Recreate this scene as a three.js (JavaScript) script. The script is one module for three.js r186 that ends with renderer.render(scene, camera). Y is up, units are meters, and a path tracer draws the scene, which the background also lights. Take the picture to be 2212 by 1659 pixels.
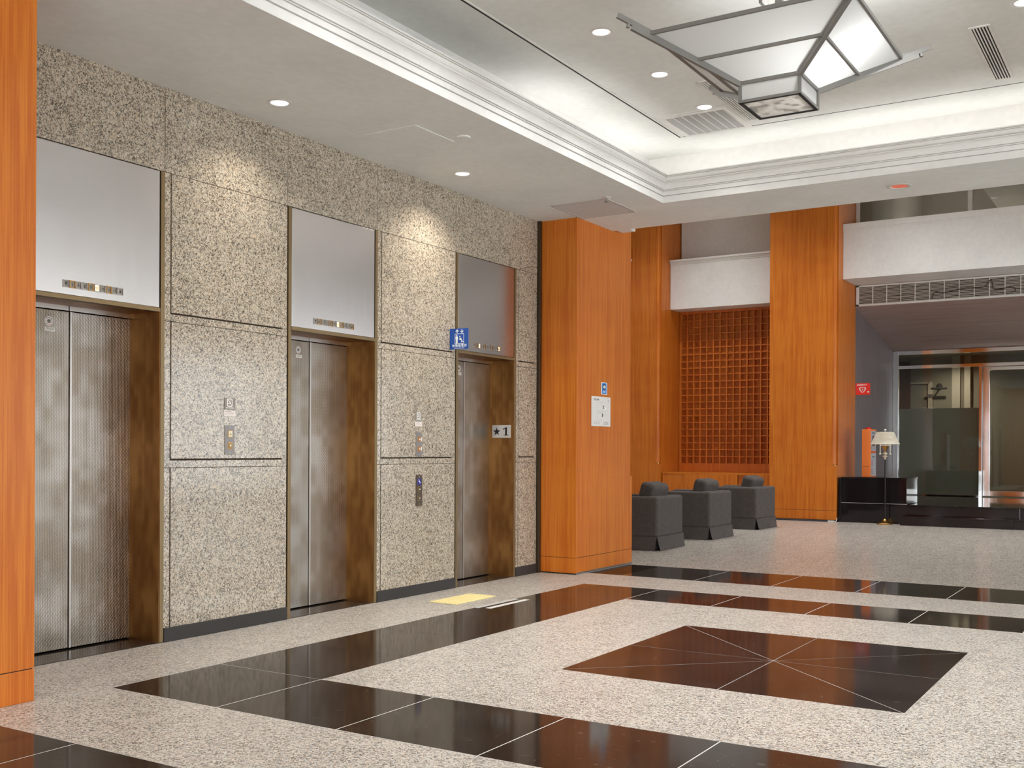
import * as THREE from 'three';
import { RoundedBoxGeometry } from 'three/addons/geometries/RoundedBoxGeometry.js';
import { mergeGeometries } from 'three/addons/utils/BufferGeometryUtils.js';
import { RectAreaLightUniformsLib } from 'three/addons/lights/RectAreaLightUniformsLib.js';

// ------------------------------------------------------------------ camera, sky, exposure
RectAreaLightUniformsLib.init();
const scene = new THREE.Scene();
const camera = new THREE.PerspectiveCamera(39.493, 2212 / 1659, 0.05, 200);
camera.position.set(5.54, 1.25, 0);
camera.rotation.order = 'YXZ';
camera.rotation.set(0, THREE.MathUtils.degToRad(31.771), 0.00429);
camera.setViewOffset(2212, 1659, -12, -140.66, 2212, 1659);
scene.background = new THREE.Color().setRGB(6.6, 6.9, 7.4);          // overcast daylight behind the added street windows
const renderer = new THREE.WebGLRenderer({ antialias: true });
renderer.toneMapping = THREE.LinearToneMapping;
renderer.toneMappingExposure = 0.96;
renderer.shadowMap.enabled = true;

// light levels (candela for spots, nits for area lights)
const WARM = new THREE.Color().setRGB(1.0, 0.95, 0.86), NEUTRAL = new THREE.Color().setRGB(0.94, 0.975, 1.0), COVE = new THREE.Color().setRGB(0.97, 0.98, 1.0);
const I_SOFFIT = 4.5, I_COFFER = 9.8, I_LOBBY = 6, I_ATRIUM = 62, L_COVE = 9.5;

// ------------------------------------------------------------------ helpers
let seed = 7;
const rnd = () => { seed = (seed * 1664525 + 1013904223) >>> 0; return seed / 4294967296; };
const rr = (a, b) => a + (b - a) * rnd();
const names = new Map();
function numbered(n) { const k = names.get(n) ?? 0; names.set(n, k + 1); return k ? n + '_' + String(k).padStart(3, '0') : n; }
function clean(g) {                                     // non-indexed, position + normal + uv in metres
  g = g.index ? g.toNonIndexed() : g;
  for (const k of Object.keys(g.attributes)) if (!['position', 'normal', 'uv'].includes(k)) g.deleteAttribute(k);
  return g;
}
function metres(g, ou = 0, ov = 0) {                    // uv = metres along the two axes the face lies in
  g = clean(g);
  const p = g.attributes.position, uv = new Float32Array(p.count * 2);
  const a = new THREE.Vector3(), b = new THREE.Vector3(), c = new THREE.Vector3();
  for (let i = 0; i < p.count; i += 3) {
    a.fromBufferAttribute(p, i); b.fromBufferAttribute(p, i + 1); c.fromBufferAttribute(p, i + 2);
    const n = b.clone().sub(a).cross(c.clone().sub(a)), ax = Math.abs(n.x), ay = Math.abs(n.y), az = Math.abs(n.z);
    [a, b, c].forEach((q, k) => {
      const [u, v] = ay >= ax && ay >= az ? [q.x, q.z] : ax >= az ? [q.z, q.y] : [q.x, q.y];
      uv[(i + k) * 2] = u + ou; uv[(i + k) * 2 + 1] = v + ov;
    });
  }
  g.setAttribute('uv', new THREE.BufferAttribute(uv, 2));
  return g;
}
function bx(x0, x1, y0, y1, z0, z1, bevel = 0, ou = 0, ov = 0) {
  const X0 = Math.min(x0, x1), X1 = Math.max(x0, x1), Y0 = Math.min(y0, y1), Y1 = Math.max(y0, y1), Z0 = Math.min(z0, z1), Z1 = Math.max(z0, z1);
  const g = bevel ? new RoundedBoxGeometry(X1 - X0, Y1 - Y0, Z1 - Z0, bevel > 0.012 ? 4 : 1, bevel) : new THREE.BoxGeometry(X1 - X0, Y1 - Y0, Z1 - Z0);
  g.translate((X0 + X1) / 2, (Y0 + Y1) / 2, (Z0 + Z1) / 2);
  return metres(g, ou, ov);
}
function prism(pts, y0, y1, ou = 0, ov = 0) {           // plan polygon [x, z] raised from y0 to y1
  const s = new THREE.Shape(pts.map(([x, z]) => new THREE.Vector2(x, -z)));
  const g = new THREE.ExtrudeGeometry(s, { depth: y1 - y0, bevelEnabled: false });
  g.rotateX(-Math.PI / 2); g.translate(0, y0, 0);
  return metres(g, ou, ov);
}
function lathe(profile, seg = 32) { return clean(new THREE.LatheGeometry(profile.map(([r, y]) => new THREE.Vector2(r, y)), seg)); }
function tube(pts, r, seg = 32, rad = 6) { return clean(new THREE.TubeGeometry(new THREE.CatmullRomCurve3(pts.map((p) => new THREE.Vector3(...p))), seg, r, rad)); }
function cyl(r0, r1, h, seg = 24) { return clean(new THREE.CylinderGeometry(r0, r1, h, seg)); }
function bar(a, b, w, h, up = [0, 1, 0]) {              // box bar from a to b, w across, h along up
  const A = new THREE.Vector3(...a), B = new THREE.Vector3(...b), d = B.clone().sub(A), L = d.length();
  const g = new THREE.BoxGeometry(w, h, L), m = new THREE.Matrix4();
  const z = d.normalize(), x = new THREE.Vector3(...up).cross(z).normalize(), y = z.clone().cross(x);
  m.makeBasis(x, y, z); m.setPosition(A.add(B).multiplyScalar(0.5));
  g.applyMatrix4(m);
  return metres(g);
}
function frameRect(x0, x1, z0, z1, w, y0, y1) {         // flat rectangular ring in plan
  const s = new THREE.Shape([[x0, -z0], [x1, -z0], [x1, -z1], [x0, -z1]].map((p) => new THREE.Vector2(...p)));
  s.holes.push(new THREE.Path([[x0 + w, -z0 - w], [x1 - w, -z0 - w], [x1 - w, -z1 + w], [x0 + w, -z1 + w]].map((p) => new THREE.Vector2(...p))));
  const g = new THREE.ExtrudeGeometry(s, { depth: y1 - y0, bevelEnabled: false }); g.rotateX(-Math.PI / 2); g.translate(0, y0, 0);
  return metres(g);
}
function put(mesh) { mesh.castShadow = true; mesh.receiveShadow = true; return mesh; }
function org(o) { while (o && !o._org) o = o.parent; return o?._org; }
function part(name, geos, mat, parent) {                // world-space geometry becomes a child of a thing
  const g = Array.isArray(geos) ? (geos.length > 1 ? mergeGeometries(geos.map(clean)) : clean(geos[0])) : clean(geos), o = org(parent);
  if (o) g.translate(-o.x, -o.y, -o.z);
  const m = put(new THREE.Mesh(g, mat)); m.name = name; parent.add(m);
  return m;
}
function local(name, geo, mat, parent) { const m = put(new THREE.Mesh(geo, mat)); m.name = name; parent.add(m); return m; }
function thing(name, label, category, [x, y, z], group, kind) {
  const o = new THREE.Group(); o.name = numbered(name); o.position.set(x, y, z); o._org = new THREE.Vector3(x, y, z);
  o.userData = { label, category }; if (group) o.userData.group = group; if (kind) o.userData.kind = kind;
  scene.add(o); return o;
}
const struct = (name, label, category, pos = [0, 0, 0]) => thing(name, label, category, pos, undefined, 'structure');

// ------------------------------------------------------------------ procedural textures
function noiseGrid(nx, ny, s) {
  let k = (s * 2654435761) >>> 0; const r = () => { k = (k * 1664525 + 1013904223) >>> 0; return k / 4294967296; };
  const a = new Float32Array(nx * ny).map(r), f = (t) => t * t * (3 - 2 * t);
  return (u, v) => {
    const x = u * nx, y = v * ny, xi = Math.floor(x), yi = Math.floor(y), fx = f(x - xi), fy = f(y - yi);
    const x0 = ((xi % nx) + nx) % nx, x1 = (x0 + 1) % nx, y0 = ((yi % ny) + ny) % ny, y1 = (y0 + 1) % ny;
    return (a[y0 * nx + x0] * (1 - fx) + a[y0 * nx + x1] * fx) * (1 - fy) + (a[y1 * nx + x0] * (1 - fx) + a[y1 * nx + x1] * fx) * fy;
  };
}
function tex(n, f, tile, srgb = true, h = n) {           // f(u, v) -> [r, g, b] 0..255 ; tile in metres
  const d = new Uint8Array(n * h * 4);
  for (let y = 0; y < h; y++) for (let x = 0; x < n; x++) {
    const c = f((x + 0.5) / n, (y + 0.5) / h), o = (y * n + x) * 4;
    d[o] = Math.max(0, Math.min(255, c[0])); d[o + 1] = Math.max(0, Math.min(255, c[1])); d[o + 2] = Math.max(0, Math.min(255, c[2])); d[o + 3] = 255;
  }
  const t = new THREE.DataTexture(d, n, h);
  t.wrapS = t.wrapT = THREE.RepeatWrapping; t.magFilter = THREE.LinearFilter; t.minFilter = THREE.LinearMipmapLinearFilter; t.generateMipmaps = true;
  if (srgb) t.colorSpace = THREE.SRGBColorSpace;
  const [tu, tv] = Array.isArray(tile) ? tile : [tile, tile];
  t.repeat.set(1 / tu, 1 / tv); t.needsUpdate = true;
  return t;
}
const mix = (a, b, t) => a.map((v, i) => v + (b[i] - v) * t), sm = (a, b, x) => { const t = Math.max(0, Math.min(1, (x - a) / (b - a))); return t * t * (3 - 2 * t); };
function graniteTex(s, light, mid, dark, coarse) {
  const n1 = noiseGrid(coarse, coarse, s), n2 = noiseGrid(coarse * 2, coarse * 2, s + 1), n3 = noiseGrid(14, 14, s + 2), n4 = noiseGrid(coarse, coarse, s + 3), n5 = noiseGrid(300, 300, s + 4), w = noiseGrid(140, 140, s + 5);
  return tex(1024, (u, v) => {
    const wu = u + (w(u, v) - 0.5) * 0.012, wv = v + (w(v, u) - 0.5) * 0.012;
    const t = 0.52 * n1(wu, wv) + 0.42 * n2(wv, wu) + 0.06 * n3(u, v), strand = 1 - sm(0.05, 0.17, Math.abs(n1(wv, wu + 0.37) - 0.5)) * 1.0;
    let c = mix(dark, mid, sm(0.3, 0.4, t)); c = mix(c, light, sm(0.4, 0.5, t));
    c = mix(c, mix(mid, dark, 0.45), strand * sm(0.62, 0.42, t) * 0.75 + strand * 0.16);
    const warm = n4(u, v); c = mix(c, [c[0] * 1.04, c[1] * 0.98, c[2] * 0.92], sm(0.5, 0.8, warm));
    const g = 0.93 + 0.14 * n5(u, v); return [c[0] * g, c[1] * g, c[2] * g];
  }, 1.25);
}
const T = {};
T.graniteWall = graniteTex(11, [194, 182, 164], [142, 131, 116], [76, 69, 61], 235);
T.graniteFloor = graniteTex(31, [214, 208, 199], [174, 167, 158], [98, 92, 87], 210);
{
  const a = noiseGrid(420, 10, 51), b = noiseGrid(130, 6, 52), c = noiseGrid(28, 3, 53), d = noiseGrid(9, 5, 54), e = noiseGrid(500, 60, 55), f = noiseGrid(4, 16, 56);
  T.wood = tex(1024, (u, v) => {
    const t = 0.3 * a(u, v) + 0.26 * b(u, v) + 0.24 * c(u, v) + 0.1 * d(u, v) + 0.1 * f(u, v), pore = e(u, v) > 0.8 ? 0.97 : 1;
    const k = sm(0.2, 0.8, t), col = mix([184, 94, 26], [210, 124, 42], k);
    return col.map((x) => x * pore);
  }, [1.15, 2.3]);
  T.laminate = tex(512, (u, v) => { const t = 0.45 * a(u, v) + 0.3 * b(u, v) + 0.25 * c(u, v); return mix([96, 84, 84], [140, 126, 124], t); }, [1.1, 2.2]);
  T.laminateBrown = tex(512, (u, v) => { const t = 0.45 * a(v, u) + 0.3 * b(v, u) + 0.25 * c(v, u); return mix([162, 134, 124], [206, 178, 168], t); }, [2.2, 1.1]);
}
{
  const a = noiseGrid(300, 300, 61), b = noiseGrid(7, 7, 62), c = noiseGrid(120, 120, 63), e = noiseGrid(70, 120, 64);
  T.graniteDark = tex(1024, (u, v) => {
    let k = 0.85 + 0.3 * b(u, v), col = mix([40, 34, 30], [55, 48, 43], a(u, v)).map((x) => x * k);
    if (e(u, v) > 0.93) col = mix(col, [120, 112, 104], 0.5);            // scuffs and dust specks
    if (c(u, v) > 0.975) col = [118, 112, 104];
    return col;
  }, 1.5);
}
{
  const a = noiseGrid(512, 3, 71), b = noiseGrid(200, 3, 72), c = noiseGrid(7, 7, 73);
  T.steelRough = tex(512, (u, v) => { const g = 112 + 24 * a(u, v) + 6 * b(u, v) + 6 * c(u, v); return [g, g, g]; }, 0.8, false);
  const p = noiseGrid(5, 9, 74), q = noiseGrid(40, 5, 75), r = noiseGrid(16, 30, 76);
  T.doorTint = tex(512, (u, v) => { const t = 0.5 * p(u, v) + 0.12 * q(u, v) + 0.38 * r(u, v); return mix([128, 116, 102], [154, 146, 137], sm(0.2, 0.8, t)); }, [1.1, 2.3]);   // tarnish on the door skins
  T.bronzeTint = tex(512, (u, v) => { const t = 0.5 * p(u * 2, v) + 0.14 * q(u, v) + 0.36 * r(u, v); return mix([146, 100, 56], [184, 136, 80], sm(0.2, 0.8, t)); }, [0.6, 2.2]);
}
T.emboss = tex(512, (u, v) => {                          // staggered lozenge pressing of the lift doors
  const col = u * 32, ci = Math.floor(col), row = v * 16 + (ci % 2) * 0.5, x = col - ci - 0.5, y = row - Math.floor(row) - 0.5;
  const k = 1 - sm(0.32, 0.5, Math.abs(x) * 1.1 + Math.abs(y) * 0.9), g = 60 + 180 * k; return [g, g, g];
}, [0.36, 0.40], false);
{
  const a = noiseGrid(128, 128, 81), b = noiseGrid(9, 9, 82), c = noiseGrid(60, 60, 83);
  T.fabric = tex(256, (u, v) => { const k = 0.8 + 0.35 * a(u, v) + 0.12 * b(u, v); return [74 * k, 67 * k, 63 * k]; }, 0.28);
  T.weave = tex(256, (u, v) => { const g = 120 + 60 * Math.sin(u * Math.PI * 128) * Math.sin(v * Math.PI * 128) + 40 * (a(u, v) - 0.5); return [g, g, g]; }, 0.2, false);
  T.plaster = tex(512, (u, v) => { const k = 0.975 + 0.025 * c(u, v) + 0.03 * (b(u, v) - 0.5); return [240 * k, 237 * k, 232 * k]; }, 2.4);
  T.shade = tex(256, (u, v) => { const t = noiseShade(u, v); return mix([196, 184, 160], [238, 230, 212], t); }, 1);
  function noiseShade(u, v) { return 0.5 * b(u, v) + 0.5 * c(u * 0.5, v * 2); }
}
// ------------------------------------------------------------------ materials
const std = (o) => new THREE.MeshStandardMaterial(o), phy = (o) => new THREE.MeshPhysicalMaterial(o);
const M = {};
M.granite = std({ map: T.graniteWall, roughness: 0.14 });
M.grooveShadeDirt = std({ color: 0x3d3022, roughness: 0.9 });  // brown for the groove bottoms: shade and dirt put into the colour
M.strip = std({ color: 0x7f6a4c, metalness: 0.8, roughness: 0.42 });
M.graniteFloor = std({ map: T.graniteFloor, roughness: 0.34 });
M.graniteFar = phy({ map: T.graniteFloor, roughness: 0.24, specularIntensity: 0.7 });
M.dark = phy({ map: T.graniteDark, roughness: 0.08, specularIntensity: 0.55 });
M.darkBase = std({ color: 0x2c2825, roughness: 0.6 });
M.grout = std({ color: 0xeae6de, roughness: 0.9 });
M.wood = phy({ map: T.wood, roughness: 0.4, clearcoat: 0.12, clearcoatRoughness: 0.2, specularIntensity: 0.5 });
M.woodDeep = phy({ map: T.wood, color: 0xf6e2d0, roughness: 0.4, clearcoat: 0.2, clearcoatRoughness: 0.3 });
M.woodTones = [0xffffff, 0xfff6ee, 0xf8ecdf, 0xf2e4d4].map((c) => std({ map: T.wood, color: c, roughness: 0.45 }));
M.steel = phy({ color: 0xc6c0bc, metalness: 1, roughness: 0.46, roughnessMap: T.steelRough, anisotropy: 0.6, anisotropyRotation: Math.PI / 2 });
M.steelDoor = phy({ map: T.doorTint, metalness: 1, roughness: 0.36, bumpMap: T.emboss, bumpScale: 0.0011 });
M.steelPlain = std({ color: 0xa79f98, metalness: 1, roughness: 0.35 });
M.bronze = std({ map: T.bronzeTint, metalness: 0.85, roughness: 0.38 });
M.brass = std({ color: 0xb5894e, metalness: 1, roughness: 0.3 });
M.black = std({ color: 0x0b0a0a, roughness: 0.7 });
M.soffit = std({ map: T.plaster, color: 0xf4f6f5, roughness: 0.9 });
M.white = std({ map: T.plaster, color: 0xf8f7f6, roughness: 0.75 });
M.ceiling = std({ map: T.plaster, color: 0xf4f6f5, roughness: 0.9 });
M.cream = std({ map: T.plaster, color: 0xe9dfcf, roughness: 0.85 });
M.fabric = phy({ map: T.fabric, roughness: 0.95, bumpMap: T.weave, bumpScale: 0.0008, sheen: 0.3, sheenColor: new THREE.Color(0x9a9088), sheenRoughness: 0.6 });
M.laminate = std({ map: T.laminate, roughness: 0.5 });
M.laminateBrown = std({ map: T.laminateBrown, roughness: 0.27 });
M.chrome = std({ color: 0xe6e4e2, metalness: 1, roughness: 0.06 });
M.blackStone = phy({ color: 0x1b1416, roughness: 0.06 });
M.glass = phy({ color: 0xdddcd6, transmission: 1, thickness: 0, roughness: 0.0, ior: 1.5 });
M.windowGlass = phy({ color: 0xf4f6f6, transmission: 1, thickness: 0, roughness: 0.0, ior: 1.5 });
M.frosted = phy({ color: 0xc4c2be, transmission: 0.3, thickness: 0, roughness: 1, ior: 1.45 });
M.fixture = std({ color: 0x8f8c88, metalness: 0.8, roughness: 0.5 });
M.ring = std({ color: 0xe4e2de, metalness: 0.3, roughness: 0.35 });
M.lens = std({ color: 0xffffff, emissive: new THREE.Color().setRGB(1, 0.97, 0.92), emissiveIntensity: 2.2, roughness: 0.5 });
M.redLens = std({ color: 0xd85a44, emissive: new THREE.Color().setRGB(0.9, 0.22, 0.12), emissiveIntensity: 0.35, roughness: 0.4 });
M.tube = std({ color: 0xffffff, emissive: COVE, emissiveIntensity: 3, roughness: 0.6 });
M.grille = std({ color: 0xd9d7d2, roughness: 0.6 });
M.blade = std({ color: 0xb9b9b6, roughness: 0.7 });
M.slotDark = std({ color: 0x2a2826, roughness: 0.9 });
M.paper = std({ color: 0xe2ded6, roughness: 0.8 });

// ------------------------------------------------------------------ measurements
const CEIL = 3.56, TOP = 4.1;                                        // soffit, coffer ceiling
const OPEN = [[-3.611, -4.637], [-5.75, -6.776], [-7.88, -8.905]];   // lift openings along the wall (z)
const HEAD = 2.115, FRIEZE = 3.02;
const FAR = -18.85, ROOF = 7.2, EAST = 12.2, SOUTH = 5.5;

// ------------------------------------------------------------------ floor
{
  const f = struct('floor', 'pale speckled granite floor with polished dark stone bands and inlay', 'floor');
  const d = M.dark, g = M.graniteFloor, TH = 0.012;
  part('subfloor', bx(-5, EAST + 0.3, -0.3, -TH - 0.001, -27.2, SOUTH + 0.3), M.grout, f);
  part('grout_bed', [bx(0.3, EAST, -TH, -0.0005, -2.86, -1.86), bx(0.82, 6.16, -TH, -0.0005, -8.8, -3.62), bx(0.44, EAST, -TH, -0.0005, -10.55, -9.59)], M.grout, f);
  const slab = (x0, x1, z0, z1, m = g, gap = 0.0006) => part(m === d ? 'tile' : 'granite_slab', bx(x0 + gap, x1 - gap, -TH, m === d ? 0 : 0.0, z0 + gap, z1 - gap, 0, rr(0, 5), rr(0, 5)), m, f);
  const J = 0.003;
  const X = [0.82, 1.595, 2.352, 3.11, 3.868, 4.626, 5.384, 6.16], Xw = [0.055, 0.82, 1.585, 2.345, 3.105, 3.868, 4.626, 5.384, 6.16, 6.92, 7.68, 8.44, 9.2, 9.96, 10.72, 11.48, EAST];
  // ring of dark tiles
  for (let i = 0; i < 7; i++) { slab(X[i], X[i + 1], -4.362, -3.62, d, J); slab(X[i], X[i + 1], -8.8, -8.088, d, J); }
  const Zs = [-4.362, -5.107, -5.852, -6.598, -7.343, -8.088];
  for (let i = 0; i < 5; i++) { slab(0.82, 1.595, Zs[i + 1], Zs[i], d, i === 0 ? 0.0008 : 0.0008); slab(5.384, 6.16, Zs[i + 1], Zs[i], d, 0.0008); }
  // bands before and behind the ring
  for (let i = 0; i < Xw.length - 1; i++) { slab(Xw[i], Xw[i + 1], -2.86, -1.86, d, J); if (i) slab(i === 1 ? 0.44 : Xw[i], Xw[i + 1], -10.55, -9.59, d, J); }
  slab(0.44, 0.82, -10.55, -9.59, d, J);
  // inlaid square: eight wedges round its centre
  const cx = 3.49, cz = -6.205, hx = 0.94, hz = 0.906, ringPts = [[-1, 1], [0, 1], [1, 1], [1, 0], [1, -1], [0, -1], [-1, -1], [-1, 0]].map(([a, b]) => [cx + a * hx, cz + b * hz]);
  part('grout_bed', prism([0, 2, 4, 6].map((i) => ringPts[i]), -TH, -0.0005), M.grout, f);
  for (let i = 0; i < 8; i++) {
    const a = [cx, cz], b = ringPts[i], c = ringPts[(i + 1) % 8], m = [(a[0] + b[0] + c[0]) / 3, (a[1] + b[1] + c[1]) / 3];
    const inset = (pts, s) => {                       // move every edge inwards by s
      const n = pts.length, out = [], orient = Math.sign((pts[1][0] - pts[0][0]) * (pts[2][1] - pts[0][1]) - (pts[1][1] - pts[0][1]) * (pts[2][0] - pts[0][0]));
      const L = pts.map((p, k) => { const q = pts[(k + 1) % n], dx = q[0] - p[0], dz = q[1] - p[1], l = Math.hypot(dx, dz), nx = -dz / l * orient, nz = dx / l * orient; return [p[0] + nx * s, p[1] + nz * s, dx, dz]; });
      for (let k = 0; k < n; k++) { const A = L[(k + n - 1) % n], B = L[k], det = A[2] * B[3] - A[3] * B[2], t = ((B[0] - A[0]) * B[3] - (B[1] - A[1]) * B[2]) / det; out.push([A[0] + A[2] * t, A[1] + A[3] * t]); }
      return out;
    };
    part('tile', prism(inset([a, b, c], 0.0024), -TH, 0, rr(0, 5), rr(0, 5)), d, f);
  }
  // granite inside the ring: corner triangles and the triangles round the square
  const x0 = 1.595, x1 = 5.384, z0 = -8.088, z1 = -4.362, mx = (x0 + x1) / 2, mz = (z0 + z1) / 2, H = 0.0005;
  for (const [sx, sz] of [[0, 0], [1, 0], [1, 1], [0, 1]]) {
    const X_ = sx ? x1 : x0, Z_ = sz ? z1 : z0, ix = sx ? cx + hx : cx - hx, iz = sz ? cz + hz : cz - hz, ex = sx ? -H : H, ez = sz ? -H : H;
    part('granite_slab', prism([[X_ + ex, Z_ + ez], [mx + ex * 2, Z_ + ez], [ix - ex * 2, iz - ez * 2], [X_ + ex, mz + ez * 2]], -TH, 0, rr(0, 5), rr(0, 5)), g, f);
  }
  part('granite_slab', prism([[mx, z1 - H], [cx + hx, cz + hz], [cx - hx, cz + hz]], -TH, 0, rr(0, 5), rr(0, 5)), g, f);
  part('granite_slab', prism([[mx, z0 + H], [cx + hx, cz - hz], [cx - hx, cz - hz]], -TH, 0, rr(0, 5), rr(0, 5)), g, f);
  part('granite_slab', prism([[x0 + H, mz], [cx - hx, cz - hz], [cx - hx, cz + hz]], -TH, 0, rr(0, 5), rr(0, 5)), g, f);
  part('granite_slab', prism([[x1 - H, mz], [cx + hx, cz - hz], [cx + hx, cz + hz]], -TH, 0, rr(0, 5), rr(0, 5)), g, f);
  // granite strips round the ring
  for (let i = 0; i < Xw.length - 1; i++) { slab(Xw[i], Xw[i + 1], -3.62, -2.86); slab(Xw[i], Xw[i + 1], -9.59, -8.8); }
  slab(-0.02, 0.055, -3.62, -1.86); slab(-0.02, 0.055, -9.59, -8.8); slab(-0.3, 0.44, -10.66, -9.59);
  for (let z = -3.62; z > -8.79; z -= 1.295) { slab(-0.02, 0.82, z - 1.295, z); slab(6.16, EAST, z - 1.295, z); }
  for (let z = -1.86; z < SOUTH; z += 1.25) for (let x = -0.3; x < EAST; x += 1.25) slab(x, Math.min(EAST, x + 1.25), z, Math.min(SOUTH, z + 1.25));
  // hall beyond
  part('granite_slab', bx(-4.6, EAST, -TH, 0, -19.2, -10.551), M.graniteFar, f);
  part('granite_slab', bx(-4.6, 0.44, -TH, 0, -10.66, -10.4), M.graniteFar, f);
  for (const [a, b] of OPEN) part('door_sill', bx(-0.33, -0.003, -TH, 0.004, b, a), M.dark, f);
}

// ------------------------------------------------------------------ lift wall of granite slabs
{
  const w = struct('wall_left', 'speckled granite slab wall with grooves between the lift doors', 'wall');
  const piers = [[-3.2, OPEN[0][0]], [OPEN[0][1], OPEN[1][0]], [OPEN[1][1], OPEN[2][0]], [OPEN[2][1], -9.312]];
  const D = 0.03, GR = 0.011;
  for (const [a, b] of piers) part('core', bx(-0.7, -D - 0.004, 0, CEIL + 0.1, b, a), M.black, w);
  part('core', bx(-0.7, -D - 0.004, FRIEZE + 0.004, CEIL + 0.1, -9.312, -3.2), M.black, w);
  part('core', bx(-0.7, -0.36, 0, FRIEZE, -9.312, -3.2), M.black, w);
  const rows = [[0.09, 1.118], [1.121, 2.062], [2.065, FRIEZE - 0.003]];
  piers.forEach(([a, b], pi) => {
    const e = 0.046;                                     // groove inset from the slab's left and lower edge
    for (const [y0, y1] of rows) {
      const ou = rr(0, 4), ov = rr(0, 4), zl = a - 0.001, zr = b + 0.006;
      if (pi === 0) { part('stone_slab', bx(-D, 0, y0, y1, zr, zl, 0.0015, ou, ov), M.granite, w); continue; }
      const low = y0 > 0.5, yb = low ? y0 + e : y0;
      part('groove_backing', bx(-D, -0.012, y0, y1, zr, zl), M.grooveShadeDirt, w);  // backing strip whose brown carries the shade and dirt of the grooves
      const gs = [bx(-D, 0, y0, y1, zl - e, zl, 0.0015, ou, ov)];
      gs.push(bx(-D, 0, low ? yb + GR : y0, y1, zr, zl - e - GR, 0.0015, ou, ov));
      if (low) { gs.push(bx(-D, 0, y0, yb, zr, zl - e + 0.004, 0.0015, ou, ov)); gs.push(bx(-D, -0.0006, yb - 0.003, yb + GR + 0.003, zr, zr + 0.045, 0, ou, ov)); }
      part('stone_slab', gs, M.granite, w);
    }
  });
  const fz = [-3.2, -4.638, -5.748, -6.775, -7.88, -9.312];
  for (let i = 0; i < 5; i++) part('stone_slab', bx(-D, 0, FRIEZE, CEIL, fz[i + 1] + 0.002, fz[i] - 0.002, 0.001, rr(0, 4), rr(0, 4)), M.granite, w);
  const bb = struct('baseboard_left', 'low dark stone skirting under the granite lift wall', 'baseboard');
  for (const [a, b] of piers.slice(1)) part('skirting_block', bx(-0.02, 0.012, 0, 0.09, b, a, 0.003), M.darkBase, bb);
  part('skirting_block', bx(-0.02, 0.012, 0, 0.09, OPEN[0][0], -3.24, 0.003), M.darkBase, bb);
  const tr = struct('trim_1', 'thin dark bronze strip where the granite wall meets the wooden column', 'trim');
  part('strip', bx(-0.3, 0.03, 0, CEIL, -9.352, -9.314, 0.003), std({ color: 0x4a3b2a, roughness: 0.4, metalness: 0.6 }), tr);
}

// ------------------------------------------------------------------ lifts
function canvasTex(w, h, draw) {
  const c = document.createElement('canvas'); c.width = w; c.height = h; draw(c.getContext('2d'), w, h);
  const t = new THREE.CanvasTexture(c); t.colorSpace = THREE.SRGBColorSpace; t.anisotropy = 8; return t;
}
function face(name, [ox, oy, oz], ux, w, h, mat, parent) {   // printed rectangle: centre, direction of its width (x or -z ...), uv 0..1
  const g = new THREE.PlaneGeometry(w, h);
  const u = new THREE.Vector3(...ux), v = new THREE.Vector3(0, 1, 0), n = u.clone().cross(v);
  g.applyMatrix4(new THREE.Matrix4().makeBasis(u, v, n).setPosition(ox, oy, oz));
  return part(name, g, mat, parent);
}
const signMats = new Map();
function indicatorMat(ch, lit) {
  const k = ch + lit;
  if (!signMats.has(k)) {
    const t = canvasTex(64, 80, (g, w, h) => {
      g.fillStyle = lit ? '#ffe6bd' : '#8d8375'; g.fillRect(0, 0, w, h);
      g.fillStyle = lit ? '#8a5a2c' : '#2a2520'; g.font = 'bold ' + (ch.length > 1 ? 44 : 56) + 'px sans-serif'; g.textAlign = 'center'; g.textBaseline = 'middle';
      if (ch === 'up' || ch === 'down') { g.beginPath(); const s = ch === 'up' ? 1 : -1; g.moveTo(w / 2, h / 2 - 24 * s); g.lineTo(w / 2 + 20, h / 2 + 20 * s); g.lineTo(w / 2 - 20, h / 2 + 20 * s); g.fill(); }
      else if (ch === '*') star(g, w / 2, h / 2, 20); else g.fillText(ch, w / 2, h / 2 + 2);
    });
    signMats.set(k, std({ map: t, roughness: 0.4, ...(lit ? { emissive: 0xffffff, emissiveMap: t, emissiveIntensity: 0.75 } : {}) }));
  }
  return signMats.get(k);
}
function star(g, x, y, r) { g.beginPath(); for (let i = 0; i < 10; i++) { const a = -Math.PI / 2 + i * Math.PI / 5, q = i % 2 ? r * 0.4 : r; g.lineTo(x + q * Math.cos(a), y + q * Math.sin(a)); } g.closePath(); g.fill(); }
const doorSticker = std({ roughness: 0.7, map: canvasTex(128, 128, (g) => {
  g.fillStyle = '#e6e0d8'; g.fillRect(0, 0, 128, 128); g.translate(64, 64);
  g.fillStyle = '#4a443e'; g.beginPath(); g.arc(0, 0, 27, 0, 7); g.fill(); g.fillStyle = '#8d857c'; g.beginPath(); g.arc(0, 0, 20, 0, 7); g.fill();
  g.fillStyle = '#17130f'; g.beginPath(); g.moveTo(-11, -9); g.lineTo(11, -9); g.lineTo(0, 14); g.fill();
  for (let i = 0; i < 14; i++) { const a = i / 14 * Math.PI * 2; g.fillStyle = i > 1 && i < 5 ? '#c07070' : '#35302b'; g.save(); g.rotate(a); g.fillRect(40, -5, 14, 10); g.restore(); }
}) });
const doorLabel = std({ roughness: 0.7, map: canvasTex(128, 64, (g) => { g.fillStyle = '#e4ddd4'; g.fillRect(0, 0, 128, 64); g.fillStyle = '#8a837c'; g.fillRect(12, 10, 104, 7); g.fillRect(12, 28, 104, 7); g.fillRect(12, 46, 70, 6); }) });
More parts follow.
